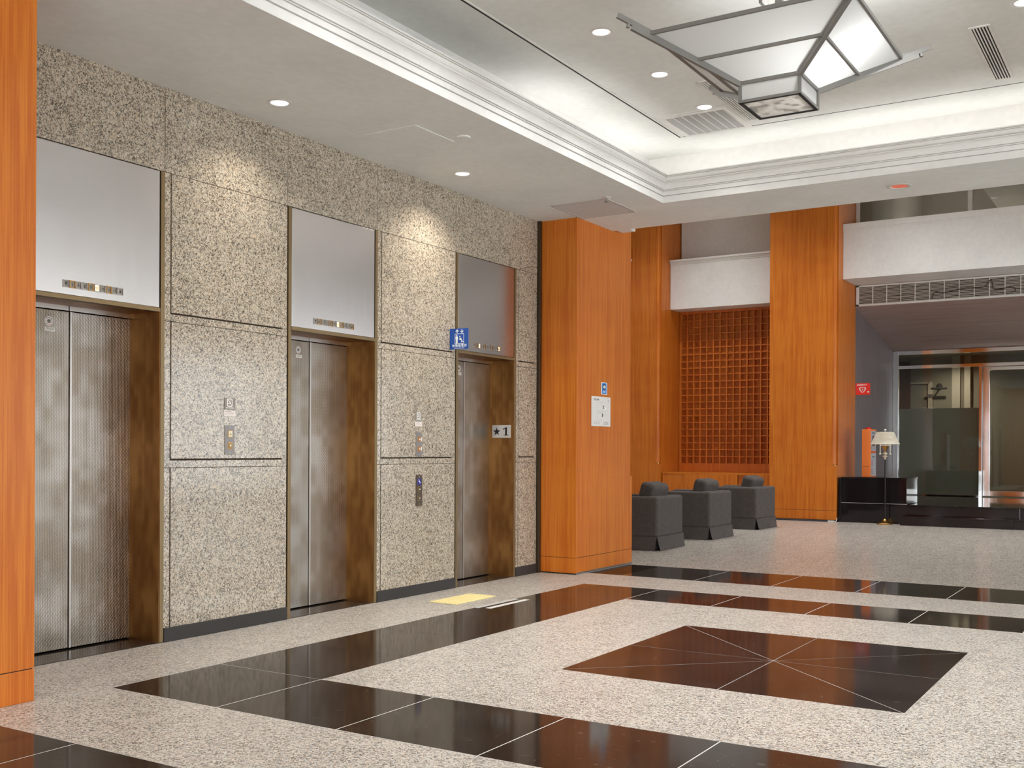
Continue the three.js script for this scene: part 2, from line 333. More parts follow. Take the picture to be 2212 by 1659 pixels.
const LIFT_LABEL = ['brushed steel lift with bronze jambs beside the near wooden column', 'middle brushed steel lift between the two granite piers with call buttons', 'brushed steel lift beside the wooden column with the evacuation plan'];
const IND = [
  { z0: -3.904, n: 10, ch: ['down', '1', '*', '8', '9', '10', '11', '12', '13', 'up'], lit: [5] },
  { z0: -6.024, n: 11, ch: ['down', 'B', '1', '2', '8', '9', '10', '11', '12', '13', 'up'], lit: [6] },
  { z0: -8.152, n: 11, ch: ['down', 'B', '1', '2', '8', '9', '10', '11', '12', '13', 'up'], lit: [2, 10] },
];
OPEN.forEach(([a, b], i) => {
  const t = thing('elevator', LIFT_LABEL[i], 'elevator', [-0.15, 0, (a + b) / 2], 'lifts in the granite wall');
  const zl = a - 0.034, zr = b + 0.034, XD = -0.285;
  for (const [z0, z1, nm] of [[zl, a - 0.003, 'frame_strip'], [b + 0.003, zr, 'frame_strip']]) part(nm, bx(-0.34, 0.007, 0.004, FRIEZE - 0.004, z0, z1, 0.002), M.strip, t);
  // jamb linings facing the opening
  for (const [z0, z1] of [[zl - 0.004, zl], [zr, zr + 0.004]]) part('jamb', bx(-0.34, 0.002, 0.004, HEAD + 0.01, z0, z1), M.bronze, t);
  part('head_lining', bx(-0.34, -0.01, HEAD + 0.005, HEAD + 0.03, zr, zl), M.bronze, t);
  const hp = part('header_panel', bx(-0.06, 0.004, HEAD + 0.028, FRIEZE - 0.006, zr + 0.008, zl - 0.004, 0.003, rr(0, 3), 0), M.steel, t);
  part('header_lip', bx(-0.05, 0.009, HEAD, HEAD + 0.026, zr + 0.004, zl - 0.002, 0.002), M.strip, t);
  // floor indicator windows
  const { z0, n, ch, lit } = IND[i];
  for (let k = 0; k < n; k++) {
    const zc = z0 - 0.016 - k * 0.0419, yc = 2.206;
    const fr = new THREE.Shape([[-0.0185, -0.0225], [0.0185, -0.0225], [0.0185, 0.0225], [-0.0185, 0.0225]].map((p) => new THREE.Vector2(...p)));
    fr.holes.push(new THREE.Path([[-0.0145, -0.0185], [-0.0145, 0.0185], [0.0145, 0.0185], [0.0145, -0.0185]].map((p) => new THREE.Vector2(...p))));
    const fg = new THREE.ExtrudeGeometry(fr, { depth: 0.006, bevelEnabled: false }); fg.rotateY(Math.PI / 2); fg.translate(0.004, yc, zc);
    const ind = part('floor_indicator', metres(fg), k % 3 === 1 ? M.brass : M.steelPlain, t);
    face('number_plate', [0.0052, yc, zc], [0, 0, -1], 0.03, 0.038, indicatorMat(ch[k], lit.includes(k)), ind);
  }
  // doors: two leaves, the right one in front
  const zc = zl + (zr - zl) * 0.53, leaf = (y0, y1, z0, z1, x) => bx(x - 0.03, x, y0, y1, z0, z1, 0.003, rr(0, 3), 0);
  const d1 = part('door_leaf', leaf(0.012, 2.085, zc + 0.0015, zl - 0.002, XD - 0.003), M.steelDoor, t), d2 = part('door_leaf', leaf(0.012, 2.085, zr + 0.002, zc - 0.0015, XD), M.steelDoor, t);
  part('door_head', [leaf(2.09, HEAD + 0.02, zc + 0.002, zl - 0.002, XD - 0.004), leaf(2.09, HEAD + 0.02, zr + 0.002, zc - 0.002, XD - 0.004)], M.steelPlain, t);
  part('door_edge', bx(XD - 0.03, XD + 0.002, 0.012, 2.085, zc - 0.018, zc - 0.003, 0.001), M.steelPlain, d2);
  part('back', bx(-0.36, -0.345, 0, HEAD + 0.02, zr, zl), M.black, t);
  const zs = [-4.012, -6.168, -8.345][i], sx = XD - 0.0022, disc = new THREE.CircleGeometry(0.029, 24); disc.rotateY(Math.PI / 2); disc.translate(sx, 2.014, zs);
  part('round_sticker', disc, doorSticker, d1);
  face('label_sticker', [sx, 1.965, zs - 0.006], [0, 0, -1], 0.068, 0.026, doorLabel, d1);
});

// ------------------------------------------------------------------ buttons, plates and notices on the lift wall
function wallPlate(name, label, cat, zc, yc, w, h, mat, th = 0.004, group) {
  const t = thing(name, label, cat, [0, yc - h / 2, zc], group);
  part('plate', bx(0.0005, th, yc - h / 2, yc + h / 2, zc - w / 2, zc + w / 2, 0.001), mat, t);
  return t;
}
function button(t, zc, yc, s, body, x, arrow, ink) {
  const rim = part('button_rim', bx(x - 0.002, x + 0.003, yc - s * 0.66, yc + s * 0.66, zc - s / 2 - 0.004, zc + s / 2 + 0.004, 0.001), M.brass, t);
  const b = part('button', bx(x, x + 0.006, yc - s * 0.56, yc + s * 0.56, zc - s / 2, zc + s / 2, 0.002), body, t);
  const k = arrow === 'up' ? 1 : -1, sh = new THREE.Shape([[-0.008, -0.007 * k], [0.008, -0.007 * k], [0, 0.008 * k]].map((p) => new THREE.Vector2(...p)));
  const ag = new THREE.ExtrudeGeometry(sh, { depth: 0.001, bevelEnabled: false }); ag.rotateY(Math.PI / 2); ag.translate(x + 0.0058, yc, zc);
  part('arrow', metres(ag), ink, b);
}
const screwGeo = (x, y, z) => { const g = cyl(0.004, 0.004, 0.003, 10); g.rotateZ(Math.PI / 2); g.translate(x, y, z); return g; };
const plateGrey = std({ color: 0x8b8480, metalness: 0.6, roughness: 0.45 }), plateBrown = std({ color: 0x574839, metalness: 0.5, roughness: 0.45 });
const btnPale = std({ color: 0xd8d0b4, roughness: 0.4 }), btnBrass = std({ color: 0x9a7c4e, roughness: 0.45, metalness: 0.4 }), btnAmber = std({ color: 0xa4622a, roughness: 0.4 }), btnDark = std({ color: 0x17130f, roughness: 0.4 }), ink = std({ color: 0xf2ead8, roughness: 0.5 });
{
  let t = wallPlate('call_button_panel', 'grey lift call panel with one pale and one brass button', 'call panel', -5.193, 1.304, 0.088, 0.2, plateGrey, 0.005, 'lift call panels');
  button(t, -5.195, 1.345, 0.034, btnPale, 0.005, 'up', btnBrass); button(t, -5.195, 1.265, 0.034, btnBrass, 0.005, 'down', ink);
  part('screw', screwGeo(0.005, 1.391, -5.193), M.steelPlain, t); part('screw', screwGeo(0.005, 1.221, -5.193), M.steelPlain, t);
  t = wallPlate('call_button_panel', 'grey lift call panel with two amber buttons above the wheelchair panel', 'call panel', -7.338, 1.287, 0.085, 0.206, plateGrey, 0.005, 'lift call panels');
  button(t, -7.338, 1.332, 0.032, btnAmber, 0.005, 'up', ink); button(t, -7.338, 1.247, 0.032, btnAmber, 0.005, 'down', ink);
  for (const y of [1.332, 1.25]) part('pale_tab', bx(0.004, 0.0062, y - 0.016, y + 0.014, -7.376, -7.358), M.paper, t);
  part('screw', screwGeo(0.005, 1.378, -7.338), M.steelPlain, t); part('screw', screwGeo(0.005, 1.2, -7.338), M.steelPlain, t);
  t = wallPlate('call_button_panel', 'tall brown lift call panel with blue wheelchair symbol', 'call panel', -7.341, 0.893, 0.085, 0.264, plateBrown, 0.006, 'lift call panels');
  const wc = std({ roughness: 0.5, map: canvasTex(96, 112, (g, w, h) => { g.fillStyle = '#1d1f7c'; g.fillRect(0, 0, w, h); wheelchair(g, 10, 8, 76, '#f0f0ff'); }) });
  face('wheelchair_symbol', [0.0066, 0.965, -7.341], [0, 0, -1], 0.05, 0.058, wc, t);
  button(t, -7.341, 0.905, 0.03, btnDark, 0.006, 'up', ink); button(t, -7.341, 0.825, 0.03, btnDark, 0.006, 'down', ink);
  part('screw', screwGeo(0.006, 1.01, -7.341), M.steelPlain, t); part('screw', screwGeo(0.006, 0.777, -7.341), M.steelPlain, t);
}
function wheelchair(g, x, y, s, col) {
  g.strokeStyle = g.fillStyle = col; g.lineCap = g.lineJoin = 'round'; g.lineWidth = s * 0.09;
  g.beginPath(); g.arc(x + s * 0.36, y + s * 0.1, s * 0.09, 0, 7); g.fill();
  g.beginPath(); g.moveTo(x + s * 0.36, y + s * 0.22); g.lineTo(x + s * 0.4, y + s * 0.56); g.lineTo(x + s * 0.68, y + s * 0.56); g.lineTo(x + s * 0.8, y + s * 0.86); g.lineTo(x + s * 0.92, y + s * 0.8); g.stroke();
  g.beginPath(); g.moveTo(x + s * 0.38, y + s * 0.38); g.lineTo(x + s * 0.62, y + s * 0.38); g.stroke();
  g.beginPath(); g.arc(x + s * 0.4, y + s * 0.7, s * 0.27, -2.2, 2.4 - Math.PI * 2 + 4.6, false); g.stroke();
}
const smokeMat = std({ roughness: 0.6, map: canvasTex(128, 112, (g, w, h) => {
  g.fillStyle = '#8c8279'; g.fillRect(0, 0, w, h); g.strokeStyle = '#f3eee8'; g.lineWidth = 7; g.beginPath(); g.roundRect(36, 12, 56, 70, 12); g.stroke();
  g.lineWidth = 5; g.beginPath(); g.moveTo(40, 18); g.lineTo(88, 76); g.stroke(); g.fillStyle = '#f3eee8'; g.fillRect(44, 52, 30, 7); g.lineWidth = 3; g.strokeRect(62, 26, 16, 18);
  g.font = 'bold 14px sans-serif'; g.textAlign = 'center'; g.fillText('NO SMOKING', 64, 102);
}) });
const noteMat = std({ roughness: 0.7, map: canvasTex(128, 56, (g, w, h) => { g.fillStyle = '#ddd2ca'; g.fillRect(0, 0, w, h); g.fillStyle = '#9a8a82'; g.fillRect(14, 10, 70, 5); g.fillStyle = '#b98f84'; g.fillRect(14, 24, 98, 5); g.fillStyle = '#c9bcb2'; g.fillRect(14, 38, 98, 4); }) });
for (const [zc, y1, y2, w, where] of [[-5.1945, 1.5535, 1.4865, 0.101, 'between the near and middle lifts'], [-7.3335, 1.527, 1.461, 0.093, 'between the middle and far lifts']]) {
  let t = thing('no_smoking_sign', 'small grey no smoking plate on the granite ' + where, 'sign', [0, y1 - 0.04, zc], 'no smoking plates');
  part('plate', bx(0.0005, 0.002, y1 - 0.04, y1 + 0.04, zc - w / 2, zc + w / 2), plateGrey, t); face('print', [0.0026, y1, zc], [0, 0, -1], w, 0.08, smokeMat, t);
  t = thing('paper_notice', 'pale paper strip under the no smoking plate ' + where, 'notice', [0, y2 - 0.02, zc], 'paper strips under the plates');
  part('sheet', bx(0.0004, 0.0012, y2 - 0.02, y2 + 0.02, zc - w / 2 - 0.002, zc + w / 2 + 0.002), M.paper, t); face('print', [0.0017, y2, zc], [0, 0, -1], w + 0.004, 0.04, noteMat, t);
}
{ // star and number plate on the jamb of the far lift
  const t = thing('floor_number_plate', 'white plate with black star and number 1 on a bronze jamb', 'number plate', [-0.137, 1.36, -8.868]);
  part('plate', bx(-0.246, -0.029, 1.36, 1.485, -8.8672, -8.864, 0.0012), std({ color: 0xcfc9c2, roughness: 0.5 }), t);
  const mt = std({ roughness: 0.5, map: canvasTex(352, 200, (g, w, h) => { g.fillStyle = '#cbc5be'; g.fillRect(0, 0, w, h); g.fillStyle = '#0b0708'; star(g, 84, 104, 74); g.font = 'bold 190px serif'; g.textAlign = 'center'; g.textBaseline = 'middle'; g.save(); g.translate(262, 100); g.scale(1.25, 1); g.fillText('1', 0, 0); g.restore(); }) });
  face('print', [-0.1375, 1.4225, -8.8633], [1, 0, 0], 0.209, 0.117, mt, t);
}
const GLYPHS = {
  wu: [[[28, 5], [15, 22]], [[22, 18], [85, 18]], [[8, 38], [92, 38]], [[12, 58], [90, 58]], [[28, 18], [28, 58]], [[44, 18], [44, 58]], [[60, 18], [60, 58]], [[76, 18], [76, 58]], [[20, 72], [12, 92]], [[40, 72], [42, 92]], [[60, 72], [64, 92]], [[80, 72], [92, 92]]],
  zhang: [[[10, 10], [10, 96]], [[10, 10], [32, 10], [22, 32], [34, 50], [24, 60], [12, 56]], [[65, 3], [65, 12]], [[42, 14], [92, 14]], [[55, 20], [50, 30]], [[78, 20], [82, 30]], [[38, 34], [96, 34]], [[48, 44], [86, 44], [86, 68], [48, 68], [48, 44]], [[48, 56], [86, 56]], [[38, 80], [96, 80]], [[66, 68], [66, 98]]],
  ai: [[[4, 12], [34, 12]], [[18, 12], [6, 45]], [[12, 45], [30, 45], [30, 80], [12, 80], [12, 45]], [[42, 8], [40, 30]], [[40, 22], [62, 14]], [[40, 34], [62, 34]], [[36, 50], [66, 50]], [[52, 38], [50, 60], [38, 92]], [[54, 62], [64, 90]], [[70, 10], [94, 10], [80, 26]], [[68, 34], [98, 34], [92, 44]], [[82, 34], [82, 88]], [[82, 60], [96, 60]], [[72, 50], [70, 80], [64, 94]], [[70, 84], [98, 94]]],
  dian: [[[20, 6], [82, 6]], [[10, 34], [10, 18], [92, 18], [90, 34]], [[50, 6], [50, 44]], [[24, 27], [38, 28]], [[24, 39], [38, 40]], [[62, 27], [76, 28]], [[62, 39], [76, 40]], [[22, 52], [80, 52], [80, 80], [22, 80], [22, 52]], [[22, 66], [80, 66]], [[50, 52], [50, 92], [94, 92], [94, 82]]],
  ti: [[[4, 28], [38, 28]], [[22, 4], [22, 96]], [[22, 30], [6, 66]], [[22, 34], [36, 54]], [[54, 4], [60, 16]], [[84, 4], [76, 16]], [[48, 20], [90, 20], [90, 38], [50, 38], [48, 56], [92, 56], [88, 80], [80, 78]], [[68, 20], [68, 98]], [[66, 58], [44, 88]]],
};
{ // projecting accessible lift sign
  const t = thing('accessible_lift_sign', 'blue projecting accessible lift sign with wheelchair symbol', 'sign', [0.1, 2.135, -7.79]);
  part('plate', bx(0.001, 0.2, 2.133, 2.318, -7.794, -7.788, 0.002), std({ color: 0x1f4f9c, roughness: 0.4 }), t);
  const mt = std({ roughness: 0.4, map: canvasTex(512, 476, (g, w, h) => {
    g.fillStyle = '#1c4d9d'; g.fillRect(0, 0, w, h); g.strokeStyle = g.fillStyle = '#eef0ee'; g.lineCap = 'round'; g.lineJoin = 'round';
    const arrow = (x, y, k) => { g.lineWidth = 18; g.beginPath(); g.moveTo(x, y + 36 * k); g.lineTo(x, y - 36 * k); g.stroke(); g.beginPath(); g.moveTo(x - 34, y - 2 * k); g.lineTo(x, y - 40 * k); g.lineTo(x + 34, y - 2 * k); g.stroke(); };
    arrow(205, 66, 1); arrow(340, 58, -1);
    g.lineWidth = 12; g.strokeRect(146, 122, 246, 226);
    g.beginPath(); g.arc(196, 158, 17, 0, 7); g.fill(); g.beginPath(); g.roundRect(162, 180, 68, 70, 16); g.fill(); g.fillRect(174, 230, 46, 108);
    wheelchair(g, 222, 168, 168, '#eef0ee');
    g.lineWidth = 7; ['wu', 'zhang', 'ai', 'dian', 'ti'].forEach((n, i) => { for (const s of GLYPHS[n]) { g.beginPath(); s.forEach(([x, y], k) => { const X = 66 + i * 84 + x * 0.72, Y = 360 + y * 0.68; k ? g.lineTo(X, Y) : g.moveTo(X, Y); }); g.stroke(); } });
    g.font = 'bold 26px sans-serif'; g.textAlign = 'center'; g.fillText('Elevator Without Hitch', 272, 462);
  }) });
  face('print', [0.1005, 2.2255, -7.7872], [1, 0, 0], 0.196, 0.182, mt, t);
}

// ------------------------------------------------------------------ wooden columns
function roundNotch(x0, x1, z0, z1, corner, r) {        // rectangle in plan; one corner (x1, corner z) cut back to a slim round nosing
  const far = corner === z0, s = far ? 1 : -1, zc = corner, pts = [];
  const arc = []; for (let i = 0; i <= 8; i++) { const a = i / 8 * Math.PI / 2; arc.push([x1 - r + r * 0.82 * Math.cos(a) - r * 0.1, zc + s * r - s * (r * 0.82 * Math.sin(a) - r * 0.1)]); }
  pts.push([x0, z0], [x0, z1]);
  if (!far) pts.push([x1 - r, z1], ...arc.slice().reverse(), [x1, z1 - r], [x1, z0]);
  else pts.push([x1, z1], [x1, z0 + r], ...arc, [x1 - r, z0]);
  return pts;
}
{ // column beside the far lift
  const t = thing('wood_column', 'polished orange wood column with evacuation plan beside the far lift', 'column', [0.2, 0, -10], 'orange wood columns');
  part('base_block', bx(-0.3, 0.43, 0.012, 0.163, -10.64, -9.36, 0.002, 0.3, 0), M.wood, t);
  part('shaft', bx(-0.3, 0.43, 0.167, 0.96, -10.64, -9.36, 0.002, 0.3, 0), M.wood, t);
  part('shaft', metres(prism(roundNotch(-0.3, 0.43, -10.64, -9.36, -10.64, 0.05), 0.96, ROOF), 0.3, 0), M.wood, t);
  part('core', bx(-0.28, 0.424, 0.004, 0.3, -10.63, -9.366), M.black, t);
  part('metal_plinth', bx(0.42, 0.434, 0, 0.02, -10.645, -9.37), M.steelPlain, t);
}
{ // column at the left edge
  const t = thing('wood_column', 'tall orange wood column with scuffed base beside the near lift', 'column', [0.35, 0, -2.5], 'orange wood columns');
  part('base_block', bx(-0.3, 0.745, 0, 0.158, -3.23, -1.7, 0.003, 0.9, 0.2), M.wood, t);
  part('shaft', bx(-0.3, 0.745, 0.162, CEIL, -3.23, -1.7, 0.003, 0.9, 0.2), M.wood, t);
  part('core', bx(-0.28, 0.74, 0.004, 0.3, -3.22, -1.71), M.black, t);
}
{ // notices on the column
  let t = thing('evacuation_plan', 'white evacuation floor plan sheet on the orange wood column', 'notice', [0.43, 1.49, -9.888]);
  const plan = std({ roughness: 0.6, map: canvasTex(424, 308, (g, w, h) => {
    g.fillStyle = '#dfd9d2'; g.fillRect(0, 0, w, h); g.strokeStyle = '#a8a29c'; g.fillStyle = '#6b6560'; g.lineWidth = 2;
    g.font = 'bold 15px sans-serif'; g.fillRect(44, 22, 48, 9); g.fillRect(104, 22, 60, 9); g.fillStyle = '#aaa49e'; g.fillRect(44, 36, 120, 6); g.fillStyle = '#8c93a8'; g.fillRect(368, 24, 14, 22);
    g.strokeRect(118, 58, 122, 90); g.strokeRect(118, 166, 104, 82); g.strokeRect(160, 148, 90, 24); g.strokeRect(246, 150, 72, 40);
    g.fillStyle = '#1d1a18'; g.fillRect(256, 92, 20, 18); g.fillRect(234, 176, 18, 34); g.fillStyle = '#777'; g.fillRect(250, 116, 34, 8); g.fillStyle = '#fff'; g.beginPath(); g.arc(308, 118, 13, 0, 7); g.fill();
    g.fillStyle = '#9b958f'; for (let i = 0; i < 3; i++) { g.fillRect(56 + i * 48, 264, 26, 6); g.fillRect(56 + i * 48, 282, 18, 6); } for (let i = 0; i < 4; i++) g.fillRect(270, 262 + i * 9, 108, 4);
  }) });
  part('sheet', bx(0.4305, 0.434, 1.49, 1.797, -10.1, -9.676, 0.001), M.paper, t); face('print', [0.4347, 1.6435, -9.888], [0, 0, -1], 0.416, 0.3, plan, t);
  t = thing('blue_notice', 'small blue notice with white border above the evacuation plan', 'notice', [0.43, 1.82, -9.957]);
  const blue = std({ roughness: 0.5, map: canvasTex(128, 124, (g, w, h) => {
    g.fillStyle = '#e8ecf2'; g.fillRect(0, 0, w, h); g.fillStyle = '#2b74c0'; g.fillRect(14, 6, 100, 112); g.fillStyle = '#101018'; g.beginPath(); g.arc(62, 46, 30, 0, 7); g.fill();
    g.fillStyle = '#e9e4da'; g.beginPath(); g.ellipse(68, 46, 27, 17, 0, 0, 7); g.fill(); g.fillStyle = '#9aa56a'; g.beginPath(); g.arc(74, 48, 8, 0, 7); g.fill(); g.fillStyle = '#dfe8f4'; g.fillRect(34, 86, 60, 6); g.fillRect(34, 98, 60, 6);
  }) });
  part('sheet', bx(0.4305, 0.433, 1.822, 1.948, -10.024, -9.89, 0.0008), M.paper, t); face('print', [0.4336, 1.885, -9.957], [0, 0, -1], 0.132, 0.124, blue, t);
}

// ------------------------------------------------------------------ ceiling
const CX0 = 1.415, CX1 = 5.57, CZ0 = -9.23, CZ1 = -3.18;              // coffer opening
const WX0 = 1.087, WX1 = 5.9, WZ0 = -9.63, WZ1 = -2.78;               // coffer walls
{
  const c = struct('ceiling', 'painted plaster ceiling with a lit rectangular coffer', 'ceiling');
  const y1 = CEIL + 0.06;
  part('soffit', [bx(-0.7, CX0, CEIL, y1, -10.15, SOUTH), bx(CX1, EAST, CEIL, y1, -10.15, SOUTH), bx(CX0, CX1, CEIL, y1, -10.15, CZ0), bx(CX0, CX1, CEIL, y1, CZ1, SOUTH)], M.soffit, c);
  part('roof_slab', [bx(-0.7, WX0 - 0.12, y1, 4.3, -10.15, SOUTH), bx(WX1 + 0.12, EAST, y1, 4.3, -10.15, SOUTH), bx(WX0 - 0.12, WX1 + 0.12, y1, 4.3, -10.15, WZ0 - 0.12), bx(WX0 - 0.12, WX1 + 0.12, y1, 4.3, WZ1 + 0.12, SOUTH)], M.soffit, c);
  part('coffer_wall', [bx(WX0 - 0.12, WX0, y1, TOP, WZ0, WZ1), bx(WX1, WX1 + 0.12, y1, TOP, WZ0, WZ1), bx(WX0 - 0.12, WX1 + 0.12, y1, TOP, WZ0 - 0.12, WZ0), bx(WX0 - 0.12, WX1 + 0.12, y1, TOP, WZ1, WZ1 + 0.12)], M.white, c);
  // coffer ceiling: centre panel and margins parted by a slot holding a black strip
  const sx = 1.654, sz = -9.075, ex = 5.33, ez = -3.34, g = 0.026, gf = 0.018;
  part('ceiling_panel', bx(sx + g / 2, ex - g / 2, TOP, TOP + 0.02, sz + gf / 2, ez - gf / 2), M.ceiling, c);
  part('ceiling_margin', [bx(WX0 - 0.1, sx - g / 2, TOP, TOP + 0.02, WZ0 - 0.1, WZ1 + 0.1), bx(ex + g / 2, WX1 + 0.1, TOP, TOP + 0.02, WZ0 - 0.1, WZ1 + 0.1), bx(sx - g / 2, ex + g / 2, TOP, TOP + 0.02, WZ0 - 0.1, sz - gf / 2), bx(sx - g / 2, ex + g / 2, TOP, TOP + 0.02, ez + gf / 2, WZ1 + 0.1)], M.ceiling, c);
  part('slot_dark_fill', [bx(sx - g / 2, sx + g / 2, TOP + 0.002, TOP + 0.05, sz - gf / 2, ez + gf / 2), bx(ex - g / 2, ex + g / 2, TOP + 0.002, TOP + 0.05, sz - gf / 2, ez + gf / 2), bx(sx + g / 2, ex - g / 2, TOP + 0.002, TOP + 0.05, sz - gf / 2, sz + gf / 2), bx(sx + g / 2, ex - g / 2, TOP + 0.002, TOP + 0.05, ez - gf / 2, ez + gf / 2)], M.black, c);  // black strip nearly flush with the ceiling; dark of the gap put into its colour
  part('slot_edge', bx(sx + g / 2, sx + g / 2 + 0.012, TOP - 0.006, TOP + 0.001, sz + 0.01, ez), M.white, c);
  part('deck', bx(WX0 - 0.12, WX1 + 0.12, TOP + 0.05, 4.3, WZ0 - 0.12, WZ1 + 0.12), M.soffit, c);
}
{ // moulded cornice round the coffer
  const t = struct('trim_2', 'white stepped plaster cornice round the ceiling coffer', 'cornice');
  const p = [[0, 0], [0, 0.056], [-0.012, 0.057], [-0.012, 0.064], [0.008, 0.065], [0.008, 0.1], [-0.002, 0.101], [-0.002, 0.106], [0.012, 0.107], [0.012, 0.112], [0.002, 0.113], [0.002, 0.118], [0.018, 0.119]];
  for (let i = 0; i <= 6; i++) { const a = i / 6 * Math.PI / 2; p.push([0.018 + 0.032 * (1 - Math.cos(a)), 0.12 + 0.05 * Math.sin(a)]); }
  p.push([0.056, 0.171], [0.056, 0.178], [0.03, 0.18]);
  for (let i = 1; i <= 6; i++) { const a = i / 6 * Math.PI / 2; p.push([0.03 + 0.034 * Math.sin(a), 0.18 + 0.034 * (1 - Math.cos(a))]); }
  p.push([0.056, 0.215], [0.056, 0.22], [0.07, 0.221], [0.07, 0.226], [0.062, 0.227], [0.062, 0.23], [0.074, 0.231], [0.074, 0.242], [0.03, 0.242], [0.01, 0.2], [-0.02, 0.061], [-0.02, 0.0]);
  const pos = [];
  const ring = ([d0, y]) => { const d = d0 + 0.0025; return [[CX0 + d, CEIL + y, CZ0 + d], [CX1 - d, CEIL + y, CZ0 + d], [CX1 - d, CEIL + y, CZ1 - d], [CX0 + d, CEIL + y, CZ1 - d]]; };
  for (let i = 0; i < p.length - 1; i++) { const A = ring(p[i]), B = ring(p[i + 1]); for (let k = 0; k < 4; k++) { const n = (k + 1) % 4; pos.push(...A[k], ...A[n], ...B[n], ...A[k], ...B[n], ...B[k]); } }
  const gg = new THREE.BufferGeometry(); gg.setAttribute('position', new THREE.BufferAttribute(new Float32Array(pos), 3)); gg.computeVertexNormals();
  part('moulding', metres(gg), M.white, t);
}
{
  const t = struct('trim_4', 'short white moulded return at the soffit corner beside the wood column', 'trim');
  part('moulding', [bx(0.47, 0.62, CEIL + 0.002, CEIL + 0.05, -10.3, -10.151, 0.004), bx(0.47, 0.65, CEIL + 0.051, CEIL + 0.09, -10.33, -10.151, 0.004)], M.white, t);
}
// cove lamps lying in the trough behind the cornice
function cove(x, z, len, along, label) {
  const t = thing('cove_lamp', label, 'lamp', [x, CEIL + 0.06, z], 'cove lamps behind the cornice');
  const h = len / 2, g = cyl(0.016, 0.016, len - 0.06, 12);
  if (along === 'z') g.rotateX(Math.PI / 2); else g.rotateZ(Math.PI / 2);
  g.translate(x, CEIL + 0.1, z); part('tube', g, M.tube, t);
  part('batten', along === 'z' ? bx(x - 0.025, x + 0.025, CEIL + 0.061, CEIL + 0.082, z - h, z + h) : bx(x - h, x + h, CEIL + 0.061, CEIL + 0.082, z - 0.025, z + 0.025), M.white, t);
  const L = new THREE.RectAreaLight(COVE, L_COVE, along === 'z' ? 0.05 : len, along === 'z' ? len : 0.05);
  L.position.set(0, 0.065, 0); L.rotation.x = Math.PI / 2; t.add(L);
}
cove((WX0 + CX0) / 2 + 0.02, -8.75, 1.3, 'z', 'fluorescent cove lamp in the left trough near the hall');
cove((WX0 + CX0) / 2 + 0.02, -7.5, 0.9, 'z', 'shorter fluorescent cove lamp in the trough above the middle lift');
[2.2, 3.5, 4.8].forEach((x, i) => cove(x, (WZ0 + CZ0) / 2, 1.25, 'x', ['first', 'second', 'third'][i] + ' cove lamp from the lifts in the hall side trough'));
[-8.4, -7.0, -5.6, -4.2].forEach((z, i) => cove((WX1 + CX1) / 2, z, 1.25, 'z', ['first', 'second', 'third', 'fourth'][i] + ' cove lamp from the hall in the trough opposite the lifts'));
[2.2, 3.5, 4.8].forEach((x, i) => cove(x, (WZ1 + CZ1) / 2, 1.25, 'x', ['first', 'second', 'third'][i] + ' cove lamp from the lifts in the trough away from the hall'));

function downlight(x, y, z, label, group, I, color, angle = 1.1, r = 0.075, red = false) {
  const t = thing('downlight', label, 'ceiling light', [x, y, z], group);
  local('trim_ring', lathe([[r * 0.78, 0.012], [r * 0.78, -0.002], [r * 0.9, -0.006], [r * 1.12, -0.003], [r * 1.14, 0.0]], 32), M.ring, t);
  const d = new THREE.CircleGeometry(r * 0.8, 28); d.rotateX(Math.PI / 2); d.translate(0, -0.0015, 0); local('lens', d, red ? M.redLens : M.lens, t);
  if (I) { const s = new THREE.SpotLight(color, I, 0, angle, 0.75, 2); s.position.set(0, -0.012, 0); s.shadow.radius = 2.5; s.castShadow = true; t.add(s); s.target.position.set(0, -1, 0); t.add(s.target); }
  return t;
}
const SG = 'downlights over the lifts', CG = 'downlights in the coffer';
downlight(0.411, CEIL, -5.24, 'round soffit downlight near the granite between near and middle lifts', SG, I_SOFFIT, WARM, 1.15);
downlight(0.411, CEIL, -7.385, 'round soffit downlight between the access hatch and the return grille', SG, I_SOFFIT * 1.9, WARM, 1.15);
downlight(3.449, CEIL, -9.688, 'dim red recessed ceiling light on the hall side of the coffer', undefined, 0, WARM, 1, 0.09, true);
const ORD = ['first', 'second', 'third', 'fourth', 'fifth', 'sixth', 'seventh', 'eighth', 'ninth'];
for (const [i, z] of [-8.37, -7.467, -6.503, -5.55, -4.6].entries()) downlight(2.17, TOP, z, ORD[i] + ' round coffer downlight counted from the square air diffuser', CG, I_COFFER, NEUTRAL, 1.2);
for (const [i, z] of [-7.46, -6.503, -5.55, -4.6].entries()) downlight(4.69, TOP, z, ORD[i] + ' coffer downlight from the far slot vent, opposite the lifts', 'downlights opposite the lifts', I_COFFER, NEUTRAL, 1.2);
for (const [i, [x, z]] of [[1.0, 0.5], [3.5, -1.2], [3.5, 2.2], [7.4, -7.5], [7.4, -4.5], [7.4, -1.2], [7.4, 2.2], [10, -6], [10, -2]].entries()) downlight(x, CEIL, z, ORD[i] + ' added unseen soffit downlight from the lift wall towards the street side', 'added lobby downlights', I_LOBBY, NEUTRAL, 1.2);  // lamps out of view, added to light the lobby

